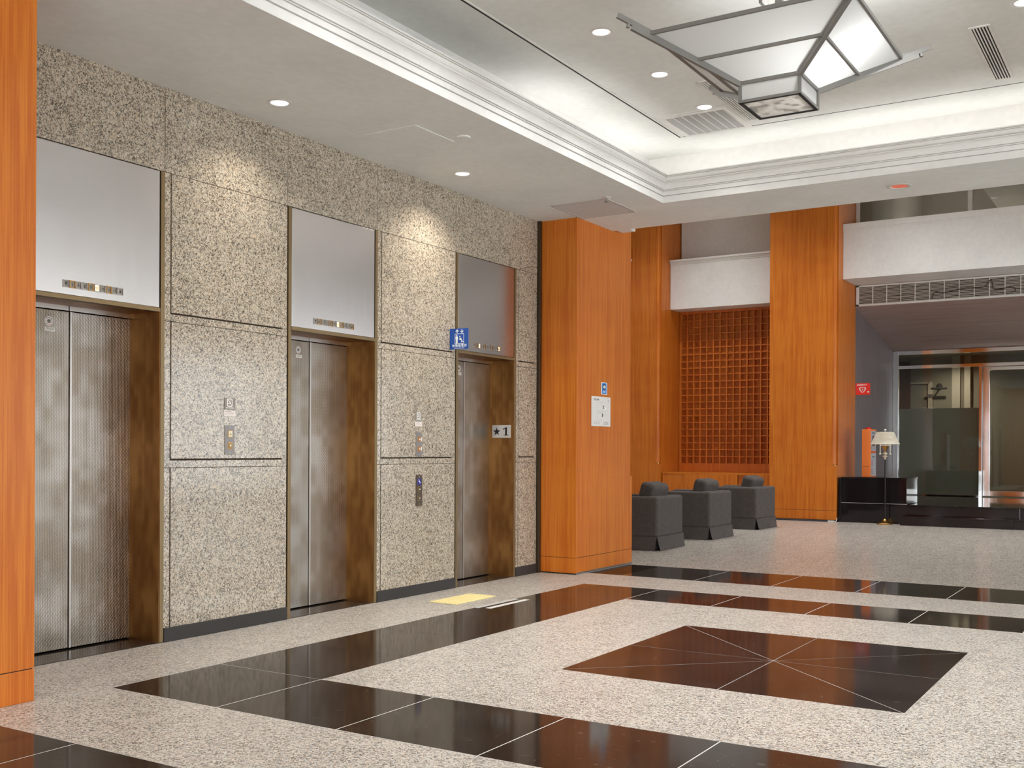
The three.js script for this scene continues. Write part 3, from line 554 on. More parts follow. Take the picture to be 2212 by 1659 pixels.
// ------------------------------------------------------------------ things set in the ceiling
{
  let t = thing('access_panel', 'square plaster access hatch in the soffit above the lifts', 'ceiling hatch', [0.66, CEIL, -6.33]);
  part('hatch', bx(0.436, 0.897, CEIL - 0.005, CEIL - 0.0001, -6.571, -6.0915), M.soffit, t);
  t = thing('ceiling_sensor', 'small round flush disc in the soffit beside the hatch', 'sensor', [1.021, CEIL, -6.52]);
  local('disc', lathe([[0.052, 0], [0.05, -0.008], [0.046, -0.01], [0.0, -0.011]], 28), M.soffit, t);
  t = thing('return_grille', 'square perforated return grille in the soffit before the wood column', 'air grille', [0.75, CEIL, -9.1]);
  part('frame', frameRect(0.45, 1.05, -9.43, -8.78, 0.02, CEIL - 0.006, CEIL - 0.0001), std({ color: 0xbdb7b1, roughness: 0.6 }), t);
  const mesh = noiseGrid(90, 90, 5);
  part('mesh_plate', bx(0.47, 1.03, CEIL - 0.003, CEIL - 0.0005, -9.41, -8.8), std({ roughness: 0.7, map: tex(128, (u, v) => { const k = (Math.sin(u * Math.PI * 32) * Math.sin(v * Math.PI * 32)) > 0.2 ? 0.8 : 1, n = 0.94 + 0.1 * mesh(u, v); return [222 * k * n, 215 * k * n, 210 * k * n]; }, 0.2) }), t);
  t = thing('sprinkler_head', 'small chrome sprinkler head at the corner of the return grille', 'sprinkler', [1.06, CEIL, -8.76]);
  local('escutcheon', lathe([[0.045, 0], [0.045, -0.004], [0.02, -0.012], [0.012, -0.012]], 24), M.ring, t);
  local('head', lathe([[0.012, -0.01], [0.012, -0.03], [0.006, -0.036], [0.02, -0.04], [0.02, -0.044], [0, -0.044]], 16), M.fixture, t);
  // square supply diffuser
  t = thing('air_diffuser', 'square white air diffuser with slanting blades in the coffer corner', 'air diffuser', [2.02, TOP, -8.74]);
  const x0 = 1.715, x1 = 2.335, z0 = -9.062, z1 = -8.425;
  part('frame', frameRect(x0, x1, z0, z1, 0.024, TOP - 0.006, TOP - 0.0001), M.white, t);
  part('inner_frame', frameRect(x0 + 0.026, x1 - 0.026, z0 + 0.026, z1 - 0.026, 0.022, TOP - 0.014, TOP - 0.0001), M.white, t);
  part('back', bx(x0 + 0.03, x1 - 0.03, TOP - 0.003, TOP - 0.0005, z0 + 0.03, z1 - 0.03), M.blade, t);
  for (let i = 0; i < 7; i++) {
    const xa = x0 + 0.05 + i * 0.0743, bl = part('blade', bx(xa + 0.001, xa + 0.0733, TOP - 0.0075, TOP - 0.0045, z0 + 0.05, z1 - 0.05), M.blade, t);
    if (i) part('blade_lip', bx(xa - 0.002, xa + 0.004, TOP - 0.013, TOP - 0.0076, z0 + 0.05, z1 - 0.05), M.white, bl);
  }
}
function slotVent(x0, x1, z0, z1, label) {
  const t = thing('linear_vent', label, 'air vent', [(x0 + x1) / 2, TOP, (z0 + z1) / 2], 'linear vents in the coffer'), f = 0.017;
  part('frame', frameRect(x0, x1, z0, z1, f, TOP - 0.008, TOP - 0.0001), M.white, t);
  part('back', bx(x0 + 0.01, x1 - 0.01, TOP - 0.002, TOP - 0.0004, z0 + 0.01, z1 - 0.01), M.black, t);
  for (let i = 0; i < 5; i++) { const x = x0 + f + 0.013 + i * (x1 - x0 - 2 * f - 0.006) / 5; part('blade', bx(x - 0.0035, x + 0.0035, TOP - 0.012, TOP - 0.001, z0 + f, z1 - f), M.white, t); }
}
slotVent(4.315, 4.453, -8.9, -7.715, 'long white slot vent in the coffer away from the lifts');
slotVent(2.35, 2.49, -8.9, -7.76, 'long white slot vent beside the square air diffuser');

// ------------------------------------------------------------------ hanging lantern
{
  const cx = 3.51, cz = -6.21, t = thing('pendant_lantern', 'inverted pyramid pendant lantern of steel bars and frosted glass', 'chandelier', [cx, 3.29, cz]);
  const F = M.fixture, P = (a, b, s, y) => [cx + a * s, y, cz + b * s], yb = 3.29, yt = 3.405, h = 0.177;
  const yAt = (s) => yt + (s - h) * (3.715 - yt) / (0.71 - h), corners = [[-1, 1], [1, 1], [1, -1], [-1, -1]];
  for (const [a, b] of corners) {
    part('corner_arm', [bar(P(a, b, h * 0.97, yt - 0.012), P(a, b, 0.655, yAt(0.655) - 0.012), 0.022, 0.026), bar(P(a, b, h, yt + 0.016), P(a, b, 0.715, yAt(0.715) + 0.016), 0.018, 0.03)], F, t);
    part('box_post', bar(P(a, b, h, yb), P(a, b, h, yt + 0.02), 0.018, 0.018, [1, 0, 0]), F, t);
    const g = cyl(0.012, 0.012, 0.02, 10); g.translate(...P(a, b, 0.67, yAt(0.655) - 0.005)); part('end_knob', g, F, t);
  }
  corners.forEach(([a, b], i) => {
    const [c, d] = corners[(i + 1) % 4];
    part('cross_bar', bar(P(a, b, 0.575, yAt(0.575) + 0.012), P(c, d, 0.575, yAt(0.575) + 0.012), 0.016, 0.022), F, t);
    part('cross_bar', bar(P(a, b, 0.37, yAt(0.37) + 0.004), P(c, d, 0.37, yAt(0.37) + 0.004), 0.014, 0.018), F, t);
    part('box_rail', [bar(P(a, b, h, yb + 0.006), P(c, d, h, yb + 0.006), 0.014, 0.016), bar(P(a, b, h, yt), P(c, d, h, yt), 0.016, 0.02)], F, t);
    const pane = (s0, y0, s1, y1) => {
      const A = P(a, b, s0, y0), B = P(c, d, s0, y0), C = P(c, d, s1, y1), D = P(a, b, s1, y1), g = new THREE.BufferGeometry();
      g.setAttribute('position', new THREE.BufferAttribute(new Float32Array([...A, ...B, ...C, ...A, ...C, ...D]), 3)); g.computeVertexNormals();
      part('glass_pane', metres(g), M.frosted, t);
    };
    pane(h, yt + 0.006, 0.37, yAt(0.37) + 0.012); pane(0.37, yAt(0.37) + 0.012, 0.575, yAt(0.575) + 0.012); pane(h - 0.004, yb + 0.01, h - 0.004, yt - 0.004);
  });
  const n = noiseGrid(9, 9, 91), sp = noiseGrid(60, 60, 92);
  const grime = tex(256, (u, v) => { const k = sm(0.55, 0.85, n(u, v)) * 0.3 + (sp(u, v) > 0.9 ? 0.5 : 0); return mix([236, 233, 228], [92, 86, 80], Math.min(1, k)); }, 0.36);
  part('bottom_pane', bx(cx - h + 0.012, cx + h - 0.012, yb + 0.002, yb + 0.005, cz - h + 0.012, cz + h - 0.012), phy({ map: grime, transmission: 0.5, thickness: 0, roughness: 0.5 }), t);   // dust and dead insects on the glass
  part('bottom_rim', [bx(cx - h - 0.004, cx + h + 0.004, yb - 0.004, yb + 0.003, cz - h - 0.004, cz - h + 0.013), bx(cx - h - 0.004, cx + h + 0.004, yb - 0.004, yb + 0.003, cz + h - 0.013, cz + h + 0.004), bx(cx - h - 0.004, cx - h + 0.013, yb - 0.004, yb + 0.003, cz - h, cz + h), bx(cx + h - 0.013, cx + h + 0.004, yb - 0.004, yb + 0.003, cz - h, cz + h)], M.slotDark, t);
  part('stem', bx(cx - 0.022, cx + 0.022, 3.42, TOP, cz - 0.022, cz + 0.022, 0.002), F, t);
  part('hanger_arm', [bar([cx - 0.34, 3.8, cz], [cx + 0.34, 3.8, cz], 0.02, 0.03), bar([cx, 3.8, cz - 0.34], [cx, 3.8, cz + 0.34], 0.02, 0.03)], F, t);
  const bulb = new THREE.SphereGeometry(0.035, 20, 14); bulb.translate(cx + 0.26, 3.74, cz - 0.02); part('bulb', bulb, std({ color: 0xffffff, emissive: new THREE.Color().setRGB(1, 0.97, 0.92), emissiveIntensity: 6 }), t);
  part('bulb_socket', bx(cx + 0.245, cx + 0.275, 3.77, 3.81, cz - 0.035, cz - 0.005, 0.003), F, t);
  { const L = new THREE.PointLight(NEUTRAL, 2.4, 0, 2); L.shadow.radius = 2; L.castShadow = true; L.position.set(0.26, 3.74 - 3.29, -0.02); t.add(L); }
  part('ceiling_rose', bx(cx - 0.09, cx + 0.09, TOP - 0.02, TOP, cz - 0.09, cz + 0.09, 0.003), F, t);
  for (const [a, b] of corners) part('wire', tube([P(a, b, 0.69, yAt(0.69) + 0.03), P(a, b * 0.93, 0.58, yAt(0.575) + 0.025)], 0.0012, 4, 5), F, t);
}

// ------------------------------------------------------------------ floor markings
{
  const t = thing('tactile_mat', 'yellow ribbed tactile mat on the floor before the far lift', 'floor mat', [0.48, 0, -7.33]);
  part('pad', bx(0.337, 0.615, 0.0005, 0.006, -7.62, -7.03, 0.0025), std({ color: 0xe9d79a, roughness: 0.7 }), t);
  for (let i = 0; i < 8; i++) part('rib', bx(0.352 + i * 0.033, 0.37 + i * 0.033, 0.005, 0.009, -7.6, -7.05, 0.002), std({ color: 0xe9d79a, roughness: 0.7 }), t);
  const tape = std({ color: 0xd9d5cf, roughness: 0.6 });
  let s = thing('tape_strip', 'short white tape strip on the dark floor band beside the mat', 'floor tape', [0.93, 0, -7.3]);
  part('tape', bx(0.905, 0.955, 0.0004, 0.0014, -7.605, -7.015), tape, s);
  s = thing('tape_strip', 'grey tape strip along the edge of the dark floor band', 'floor tape', [0.845, 0, -7.28]);
  part('tape', bx(0.815, 0.86, 0.0004, 0.0014, -7.585, -6.985), std({ color: 0xc2beb8, roughness: 0.6 }), s);
}

// ------------------------------------------------------------------ hall beyond: shell
{
  const w = struct('wall_hall_left', 'white painted side wall of the hall', 'wall');
  part('panel', bx(-4.6, -4.3, 0, ROOF, -20.2, -10.15), M.cream, w);
  const c = struct('ceiling_hall', 'high white ceiling over the hall', 'ceiling');
  part('slab', bx(-4.6, EAST + 0.3, ROOF, ROOF + 0.3, -27.2, -9.9), M.white, c);
  const s = struct('wall_hall_near', 'white wall over the lobby ceiling edge facing the hall', 'wall');
  part('upper', bx(-4.6, EAST, CEIL + 0.07, ROOF, -10.149, -9.9), M.white, s);
  part('lower', bx(-4.6, -0.31, 0, CEIL + 0.07, -10.149, -9.9), M.cream, s);
  const b = struct('wall_back', 'cream lobby wall behind the camera', 'wall');
  {
    const wb = [[1.2, 4.4], [4.9, 8.1], [8.6, 11.8]]; let x = -0.7;  // windows added behind the camera to light the faces turned this way
    for (const [a, c2] of wb) { part('pier', bx(x, a, 0, CEIL + 0.7, SOUTH, SOUTH + 0.3), M.cream, b); part('apron', bx(a, c2, 0, 0.2, SOUTH, SOUTH + 0.3), M.cream, b); part('lintel', bx(a, c2, 3.0, CEIL + 0.7, SOUTH, SOUTH + 0.3), M.cream, b); x = c2; }
    part('pier', bx(x, EAST, 0, CEIL + 0.7, SOUTH, SOUTH + 0.3), M.cream, b);
    wb.forEach(([a, c2], i) => {
      const t = struct('window_' + (11 + i), ['first', 'second', 'third'][i] + ' street window from the lift wall, added behind the camera for daylight', 'window', [(a + c2) / 2, 0.2, SOUTH + 0.15]), z = SOUTH + 0.15, m = (a + c2) / 2, f = 0.05;
      part('frame', [bx(a, c2, 0.2, 0.2 + f, z - 0.03, z + 0.03), bx(a, c2, 3 - f, 3, z - 0.03, z + 0.03), bx(a, a + f, 0.25, 2.95, z - 0.03, z + 0.03), bx(c2 - f, c2, 0.25, 2.95, z - 0.03, z + 0.03), bx(m - 0.03, m + 0.03, 0.25, 2.95, z - 0.03, z + 0.03)], M.white, t);
      part('pane', bx(a + f, m - 0.03, 0.25, 2.95, z - 0.004, z + 0.004), M.windowGlass, t); part('pane', bx(m + 0.03, c2 - f, 0.25, 2.95, z - 0.004, z + 0.004), M.windowGlass, t);
    });
  }
  part('return', bx(-0.7, -0.3, 0, CEIL + 0.7, -3.2, SOUTH), M.cream, b);
  part('infill', bx(-0.3, 0.0, 0, CEIL + 0.3, -1.7, SOUTH), M.cream, b);
  // unseen street side, its tall windows added for daylight
  const e = struct('wall_right', 'pale street wall with tall window openings added for daylight', 'wall');
  const wins = [[-22, -18.4, 3.3], [-17.8, -14.4, 3.3], [-13.8, -10.6, 3.3], [-9.4, -6.2, 2.95], [-5.9, -2.7, 2.95], [-2.4, 0.8, 2.95], [1.1, 4.6, 2.95]], ys = [0.25];
  let z = -27.2;
  for (const [a, b2, top] of wins) { part('pier', bx(EAST, EAST + 0.3, 0, ROOF, z, a), M.cream, e); part('apron', bx(EAST, EAST + 0.3, 0, 0.25, a, b2), M.cream, e); part('lintel', bx(EAST, EAST + 0.3, top, ROOF, a, b2), M.cream, e); z = b2; }
  part('pier', bx(EAST, EAST + 0.3, 0, ROOF, z, SOUTH + 0.3), M.cream, e);
  wins.forEach(([a, b2, top], i) => {
    const t = struct('window_' + (i + 1), ['first', 'second', 'third', 'fourth', 'fifth', 'sixth', 'seventh', 'eighth', 'ninth'][i] + ' tall street window from the glass entrance, added unseen for daylight', 'window', [EAST + 0.15, 0.25, (a + b2) / 2]);
    const x = EAST + 0.15, f = 0.05;
    part('frame', [bx(x - 0.03, x + 0.03, 0.25, 0.25 + f, a, b2), bx(x - 0.03, x + 0.03, top - f, top, a, b2), bx(x - 0.03, x + 0.03, 0.25, top, a, a + f), bx(x - 0.03, x + 0.03, 0.25, top, b2 - f, b2), bx(x - 0.03, x + 0.03, 0.25, top, (a + b2) / 2 - 0.03, (a + b2) / 2 + 0.03)], M.white, t);
    part('pane', bx(x - 0.004, x + 0.004, 0.25 + f, top - f, a + f, (a + b2) / 2 - 0.03), M.windowGlass, t);
    part('pane', bx(x - 0.004, x + 0.004, 0.25 + f, top - f, (a + b2) / 2 + 0.03, b2 - f), M.windowGlass, t);
  });
  const n = struct('wall_far', 'closing wall behind the upper gallery', 'wall');
  part('panel', bx(-4.6, EAST, 0, ROOF, -27.2, -27), std({ color: 0x6f6a5c, roughness: 0.9 }), n);
  part('side', bx(-4.6, -4.3, 0, ROOF, -27, -20.2), M.cream, n);
}
for (const [i, [x, z]] of [[-1.5, -13], [1.8, -13], [5.2, -13], [-1.7, -17], [1.8, -16.9], [5.2, -16.9]].entries()) downlight(x, ROOF, z, ORD[i] + ' high hall downlight from the side wall towards the street', 'hall downlights', z > -15 ? I_ATRIUM * 0.3 : I_ATRIUM, NEUTRAL, 0.95, 0.1);

// ------------------------------------------------------------------ hall: wood piers and niche
const NB = -19.83;
function pier(x0, x1, label) {
  const t = thing('wood_pier', label, 'column', [(x0 + x1) / 2, 0, FAR - 0.6], 'tall wood piers of the hall');
  part('base_block', bx(x0, x1, 0.03, 0.19, FAR - 1.24, FAR, 0.003, x0, 0), M.wood, t);
  part('shaft', bx(x0, x1, 0.195, 0.985, FAR - 1.24, FAR, 0.003, x0, 0), M.wood, t);
  part('shaft', metres(prism(roundNotch(x0, x1, FAR - 1.24, FAR, FAR, 0.075), 0.985, ROOF - 0.002), x0, 0), M.wood, t);
  part('skirting', bx(x0 - 0.004, x1 + 0.004, 0, 0.03, FAR - 1.24, FAR + 0.004), M.darkBase, t);
  const s = new THREE.SphereGeometry(0.035, 16, 10); s.scale(1, 0.8, 1); s.translate(x1 - 0.04, 0.985, FAR - 0.04); part('stop_cap', s, M.brass, t);
}
pier(-0.78, 0.432, 'wide orange wood pier between the lattice niche and the glass entrance');
pier(-4.27, -2.942, 'wide orange wood pier behind the armchairs beside the lattice niche');
{
  const t = struct('wall_niche', 'recessed wood niche with low ledge and white upper wall', 'wall');
  part('back_board', bx(-2.92, -0.8, 0.8, 3.99, NB - 0.25, NB - 0.03, 0, 0.2, 0), M.woodDeep, t);
  part('upper_wall', bx(-2.92, -0.8, 4.9, ROOF, NB - 0.25, NB, 0), M.white, t);
  part('ledge', bx(-2.92, -0.8, 0.79, 0.82, NB - 0.03, FAR - 0.09, 0.003), M.wood, t);
  part('ledge_board', bx(-2.92, -2.47, 0, 0.79, NB, FAR - 0.1, 0.003, 0.1, 0), M.wood, t);
  part('ledge_board', bx(-2.465, -1.42, 0, 0.79, NB, FAR - 0.085, 0.003, 0.5, 0), M.wood, t);
  part('ledge_board', bx(-1.415, -1.2, 0, 0.79, NB, FAR - 0.14, 0.003, 0.9, 0), M.woodDeep, t);
  part('ledge_board', bx(-1.195, -0.8, 0, 0.79, NB, FAR - 0.085, 0.003, 0.9, 0), M.wood, t);
  const b = thing('niche_beam', 'white plaster beam with moulded cap over the lattice niche', 'beam', [-1.86, 3.985, -19.5], 'white gallery beams');
  part('body', bx(-2.935, -0.785, 3.985, 4.85, NB - 0.02, -19.33), M.white, b);
  const cap = (x0, x1, zf, y) => [bx(x0, x1, y, y + 0.03, NB - 0.02, zf + 0.012), bx(x0, x1, y + 0.03, y + 0.06, NB - 0.02, zf + 0.03), bx(x0, x1, y + 0.06, y + 0.09, NB - 0.02, zf + 0.055)];
  part('cap_moulding', cap(-2.935, -0.785, -19.33, 4.85), M.white, b);
  const e = thing('gallery_beam', 'white beam with cornice cap along the hall side wall', 'beam', [-3.95, 3.985, -14.7], 'white gallery beams');
  part('body', bx(-4.3, -3.6, 3.985, 4.85, FAR + 0.002, -10.7), M.white, e);
  part('cap_moulding', [bx(-4.3, -3.588, 4.85, 4.88, FAR + 0.002, -10.7), bx(-4.3, -3.57, 4.88, 4.91, FAR + 0.002, -10.7), bx(-4.3, -3.535, 4.91, 4.95, FAR + 0.002, -10.7)], M.white, e);
}
{ // lattice screen
  const t = thing('lattice_screen', 'wood lattice screen of small squares recessed in the niche', 'lattice', [-1.86, 0.96, NB]);
  const x0 = -2.9, x1 = -0.8, y0 = 0.99, y1 = 3.93, nx = 15, ny = 22, px = 0.1365, py = (y1 - y0) / ny;
  part('frame_rail', bx(-2.935, -0.785, 0.822, y0, NB - 0.028, NB + 0.05, 0.003), M.woodDeep, t);
  part('frame_rail', bx(-2.935, -0.785, y1, 3.984, NB - 0.028, NB + 0.04, 0.003), M.woodDeep, t);
  part('frame_stile', bx(-2.935, x0, y0, y1, NB - 0.028, NB + 0.05, 0.003), M.woodDeep, t);
  for (let i = 0; i <= nx; i++) part('upright_slat', bx(x0 + i * px - 0.012, x0 + i * px + 0.012, y0, y1, NB - 0.028, NB + 0.06, 0.002, i * 0.37, 0), M.woodTones[i % 2], t);
  for (let j = 1; j < ny; j++) part('cross_slat', bx(x0, x1, y0 + j * py - 0.01, y0 + j * py + 0.01, NB - 0.028, NB + 0.047, 0, j * 0.3, 0), M.woodTones[1 + (j % 2)], t);
  for (let i = 0; i < 13; i++) for (let j = 0; j < ny; j++) {
    const g = bx(-px / 2 + 0.012, px / 2 - 0.012, -py / 2 + 0.01, py / 2 - 0.01, -0.008, 0.004, 0, rr(0, 3), rr(0, 3)); g.rotateX(rr(-0.05, 0.05)); g.rotateY(rr(-0.05, 0.05));
    g.translate(x0 + (i + 0.5) * px, y0 + (j + 0.5) * py, NB - 0.021); part('panel', g, M.woodTones[Math.floor(rnd() * 4)], t);
  }
}

// ------------------------------------------------------------------ armchairs
function pillow(w, h, d, s) {
  const g = new RoundedBoxGeometry(w, h, d, 8, Math.min(w, h, d) * 0.26), p = g.attributes.position, n = noiseGrid(6, 6, s);
  for (let i = 0; i < p.count; i++) {
    const x = p.getX(i) / w, y = p.getY(i) / h, z = p.getZ(i) / d, k = 1 - 0.2 * Math.max(0, Math.abs(y) * 2 - 0.4) ** 2 - 0.15 * Math.max(0, Math.abs(z) * 2 - 0.5) ** 2;
    p.setX(i, p.getX(i) * k + (n(y + 0.5, z + 0.5) - 0.5) * 0.012);
    p.setY(i, p.getY(i) + (n(x + 0.5, z + 0.7) - 0.5) * 0.016);
  }
  g.computeVertexNormals();
  return metres(g);
}
function chair() {
  const t = new THREE.Group();
  const W = 0.44, D = 0.86, Y0 = 0.16, Y1 = 0.665, R = 0.035;
  local('backrest', bx(-0.2, 0.003, Y0, Y1, -W + 0.004, W - 0.004, R), M.fabric, t);
  for (const s of [-1, 1]) local('armrest', bx(-D, 0, Y0, Y1 - 0.002, s * W, s * (W - 0.19), R), M.fabric, t);
  local('seat_base', bx(-D + 0.01, -0.1, Y0, 0.34, -W + 0.1, W - 0.1, 0.01), M.fabric, t);
  local('seat_cushion', bx(-D - 0.01, -0.19, 0.335, 0.46, -W + 0.195, W - 0.195, 0.035), M.fabric, t);
  // skirt: four flaps flaring to the floor with open corners
  const flap = (len, flip) => {
    const g = new THREE.PlaneGeometry(len, 0.165, 12, 4), p = g.attributes.position;
    for (let i = 0; i < p.count; i++) { const y = p.getY(i) / 0.165 + 0.5, x = p.getX(i) / len; p.setX(i, p.getX(i) * (1 - 0.035 * (1 - y))); p.setZ(i, 0.036 * Math.max(0, 1 - y) ** 1.3 + 0.004 * Math.sin(x * 9 + flip) * (1 - y)); }
    g.computeVertexNormals();
    const b = g.clone(); b.translate(0, 0, -0.006); const idx = b.index.array; for (let i = 0; i < idx.length; i += 3) { const q = idx[i]; idx[i] = idx[i + 1]; idx[i + 1] = q; } b.computeVertexNormals();
    return mergeGeometries([clean(g), clean(b)]);
  };
  const place = (g, ry, x, z) => { g.rotateY(ry); g.translate(x, 0.0855, z); return metres(g); };
  local('skirt_flap', place(flap(W * 2, 0), Math.PI / 2, 0.006, 0), M.fabric, t);
  local('skirt_flap', place(flap(W * 2, 1), -Math.PI / 2, -D - 0.006, 0), M.fabric, t);
  local('skirt_flap', place(flap(D, 2), 0, -D / 2, W + 0.006), M.fabric, t);
  local('skirt_flap', place(flap(D, 3), Math.PI, -D / 2, -W - 0.006), M.fabric, t);
  local('plinth', bx(-D + 0.03, -0.03, 0.012, Y0 + 0.01, -W + 0.03, W - 0.03), M.fabric, t);
  local('skirt_seam', [0].map(() => mergeGeometries([bx(-D - 0.008, 0.008, 0.165, 0.173, W - 0.01, W + 0.008, 0.003), bx(-D - 0.008, 0.008, 0.165, 0.173, -W - 0.008, -W + 0.01, 0.003), bx(-0.01, 0.008, 0.165, 0.173, -W, W, 0.003)]))[0], M.fabric, t);
  const pl = pillow(0.21, 0.43, 0.53, 4); pl.rotateZ(-0.25); pl.translate(-0.25, 0.615, 0.0);
  local('cushion', pl, M.fabric, t);
  for (const [x, z] of [[-0.07, 0.36], [-0.07, -0.36], [-0.79, 0.36], [-0.79, -0.36]]) { const g = cyl(0.022, 0.018, 0.02, 12); g.translate(x, 0.01, z); local('foot', g, M.black, t); }
  return t;
}
{
  const proto = chair();
  [[0.045, -12.56, 0.03, 'charcoal slipcovered armchair nearest the column with the evacuation plan'], [-0.01, -14.46, 0.0, 'charcoal slipcovered armchair in the middle of the row of three'], [-0.1, -16.68, -0.02, 'charcoal slipcovered armchair nearest the wood pier and the lattice']].forEach(([x, z, a, label], i) => {
    const c = i ? proto.clone() : proto; c.name = numbered('armchair'); c.position.set(x, 0, z); c.rotation.y = a; c.userData = { label, category: 'armchair', group: 'row of slipcovered armchairs' }; scene.add(c);
  });
}

// ------------------------------------------------------------------ black stone counter, steps, entrance
{
  const CF = -18.9, t = thing('stone_counter', 'low black polished stone counter beside the wood pier', 'counter', [1.03, 0, -19.4]);
  part('front_slab', bx(0.5, 1.6, 0.006, 0.338, CF - 0.03, CF, 0.002), M.blackStone, t);
  part('front_slab', bx(0.5, 1.6, 0.343, 0.765, CF - 0.03, CF, 0.002), M.blackStone, t);
  part('side_slab', bx(1.57, 1.6, 0.343, 0.765, CF - 0.86, CF - 0.031, 0.002), M.blackStone, t);
  part('end_panel', bx(0.455, 0.499, 0.006, 0.775, CF - 0.86, CF + 0.02, 0.003), M.blackStone, t);
  part('top', bx(0.5, 1.615, 0.766, 0.79, CF - 0.86, CF + 0.012, 0.004), M.blackStone, t);
  part('joint', bx(0.5, 1.6, 0.338, 0.343, CF - 0.028, CF - 0.003), M.grout, t);
  part('back_slab', bx(0.5, 1.57, 0.006, 0.765, CF - 0.86, CF - 0.83), M.blackStone, t);
  const s = struct('trim_3', 'two black polished stone steps up to the glass entrance', 'steps');
  for (let x = 1.6; x < EAST; x += 1.75) { const x1 = Math.min(EAST, x + 1.746); part('riser', bx(x + 0.002, x1, 0.0, 0.31, CF - 0.03, CF, 0.002), M.blackStone, s); part('tread', bx(x + 0.002, x1, 0.311, 0.336, CF - 2.0, CF + 0.01, 0.003), M.blackStone, s); part('tread', bx(x + 0.002, x1, 0.311, 0.336, -23.4, CF - 2.003), M.blackStone, s); }
  for (let x = 1.555; x < EAST; x += 1.75) { const x1 = Math.min(EAST, x + 1.746); part('riser', bx(x, x1, 0.0, 0.13, CF + 0.25, CF + 0.29, 0.002), M.blackStone, s); part('tread', bx(x, x1, 0.131, 0.156, CF + 0.001, CF + 0.3, 0.003), M.blackStone, s); }
  part('tread', bx(0.43, 1.6, 0.2, 0.336, -23.4, CF - 0.87), M.blackStone, s);
  part('joint_line', [3.35, 5.1, 6.85].map((x) => bx(x - 0.001, x + 0.002, 0.006, 0.33, CF - 0.02, CF - 0.002)), M.grout, s);
}
{ // side wall, sloping ceiling, grille, parapet over the entrance
  const w = struct('wall_entrance_side', 'grey brown laminate side wall of the entrance recess', 'wall');
  part('panel', bx(0.1, 0.434, 0.0, 4.29, -23.4, FAR - 1.241), M.laminate, w);
  const c = struct('ceiling_entrance', 'sloping brown laminate ceiling over the glass entrance', 'ceiling');
  const s = new THREE.Shape([[20.085, 3.9], [23.13, 3.315], [23.4, 3.315], [23.4, 4.5], [20.085, 4.5]].map((p) => new THREE.Vector2(...p)));
  const g = new THREE.ExtrudeGeometry(s, { depth: EAST - 0.436, bevelEnabled: false }); g.rotateY(Math.PI / 2); g.translate(0.436, 0, 0);   // shape x becomes -z
  part('panel', metres(g), M.laminateBrown, c);
  const p = thing('balcony_parapet', 'long white plaster balcony parapet over the glass entrance', 'parapet', [6, 4.29, -19.6]);
  part('body', bx(0.436, EAST - 0.03, 4.295, 5.14, -20.08, -19.21), M.white, p);
  part('cap_moulding', [bx(0.436, EAST - 0.03, 5.14, 5.17, -20.08, -19.2), bx(0.436, EAST - 0.03, 5.17, 5.27, -20.08, -19.185, 0.004)], M.white, p);
  const v = thing('air_grille', 'long dusty white louvred air grille under the balcony parapet', 'air grille', [4, 3.9, -20.07]);
  const zf = -20.075, x0 = 0.45, x1 = 8.2, y0 = 3.905, y1 = 4.285;
  part('frame', [bx(x0, x1, y0, y0 + 0.035, zf - 0.01, zf + 0.02, 0.003), bx(x0, x1, y1 - 0.03, y1, zf - 0.01, zf + 0.02, 0.003), bx(x0, x0 + 0.05, y0, y1, zf - 0.01, zf + 0.02, 0.003), bx(x1 - 0.05, x1, y0, y1, zf - 0.01, zf + 0.02, 0.003)], M.white, v);
  part('back', bx(x0, x1, y0, y1, zf - 0.009, zf - 0.006), std({ color: 0x3b332c, roughness: 0.95 }), v);
  const slats = [];
  const nC = 31, cw = (x1 - x0 - 0.1) / nC;
  for (let i = 0; i < nC; i++) {
    if (i) part('divider', bx(x0 + 0.05 + i * cw - 0.006, x0 + 0.05 + i * cw + 0.006, y0 + 0.03, y1 - 0.03, zf - 0.006, zf + 0.012), M.white, v);
    for (let j = 0; j < 13; j++) { const q = bx(-cw / 2 + 0.006, cw / 2 - 0.006, -0.0065, 0.0065, -0.002, 0.002); q.rotateX(rr(-0.4, 0.8)); q.rotateZ(rr(-0.02, 0.02)); q.translate(x0 + 0.05 + (i + 0.5) * cw, y0 + 0.047 + j * 0.0238 + rr(-0.003, 0.003), zf); slats.push(q); }
  }
  const lm = part('louvres', slats, std({ color: 0xb7ada2, roughness: 0.8 }), v); lm.userData.kind = 'stuff';
  const wire = thing('loose_wire', 'dark loose wire looped across the louvred air grille', 'wire', [2.2, 3.97, -20.05]);
  part('strand', tube([[1.78, 3.97, -20.05], [1.82, 4.06, -20.04], [2.0, 4.05, -20.045], [2.3, 4.1, -20.04], [2.66, 4.11, -20.04], [2.75, 4.22, -20.04], [2.8, 4.05, -20.04], [3.1, 4.06, -20.04], [3.14, 4.0, -20.045], [3.06, 3.98, -20.05]], 0.009, 60, 6), std({ color: 0x4a4038, roughness: 0.9 }), wire);
}
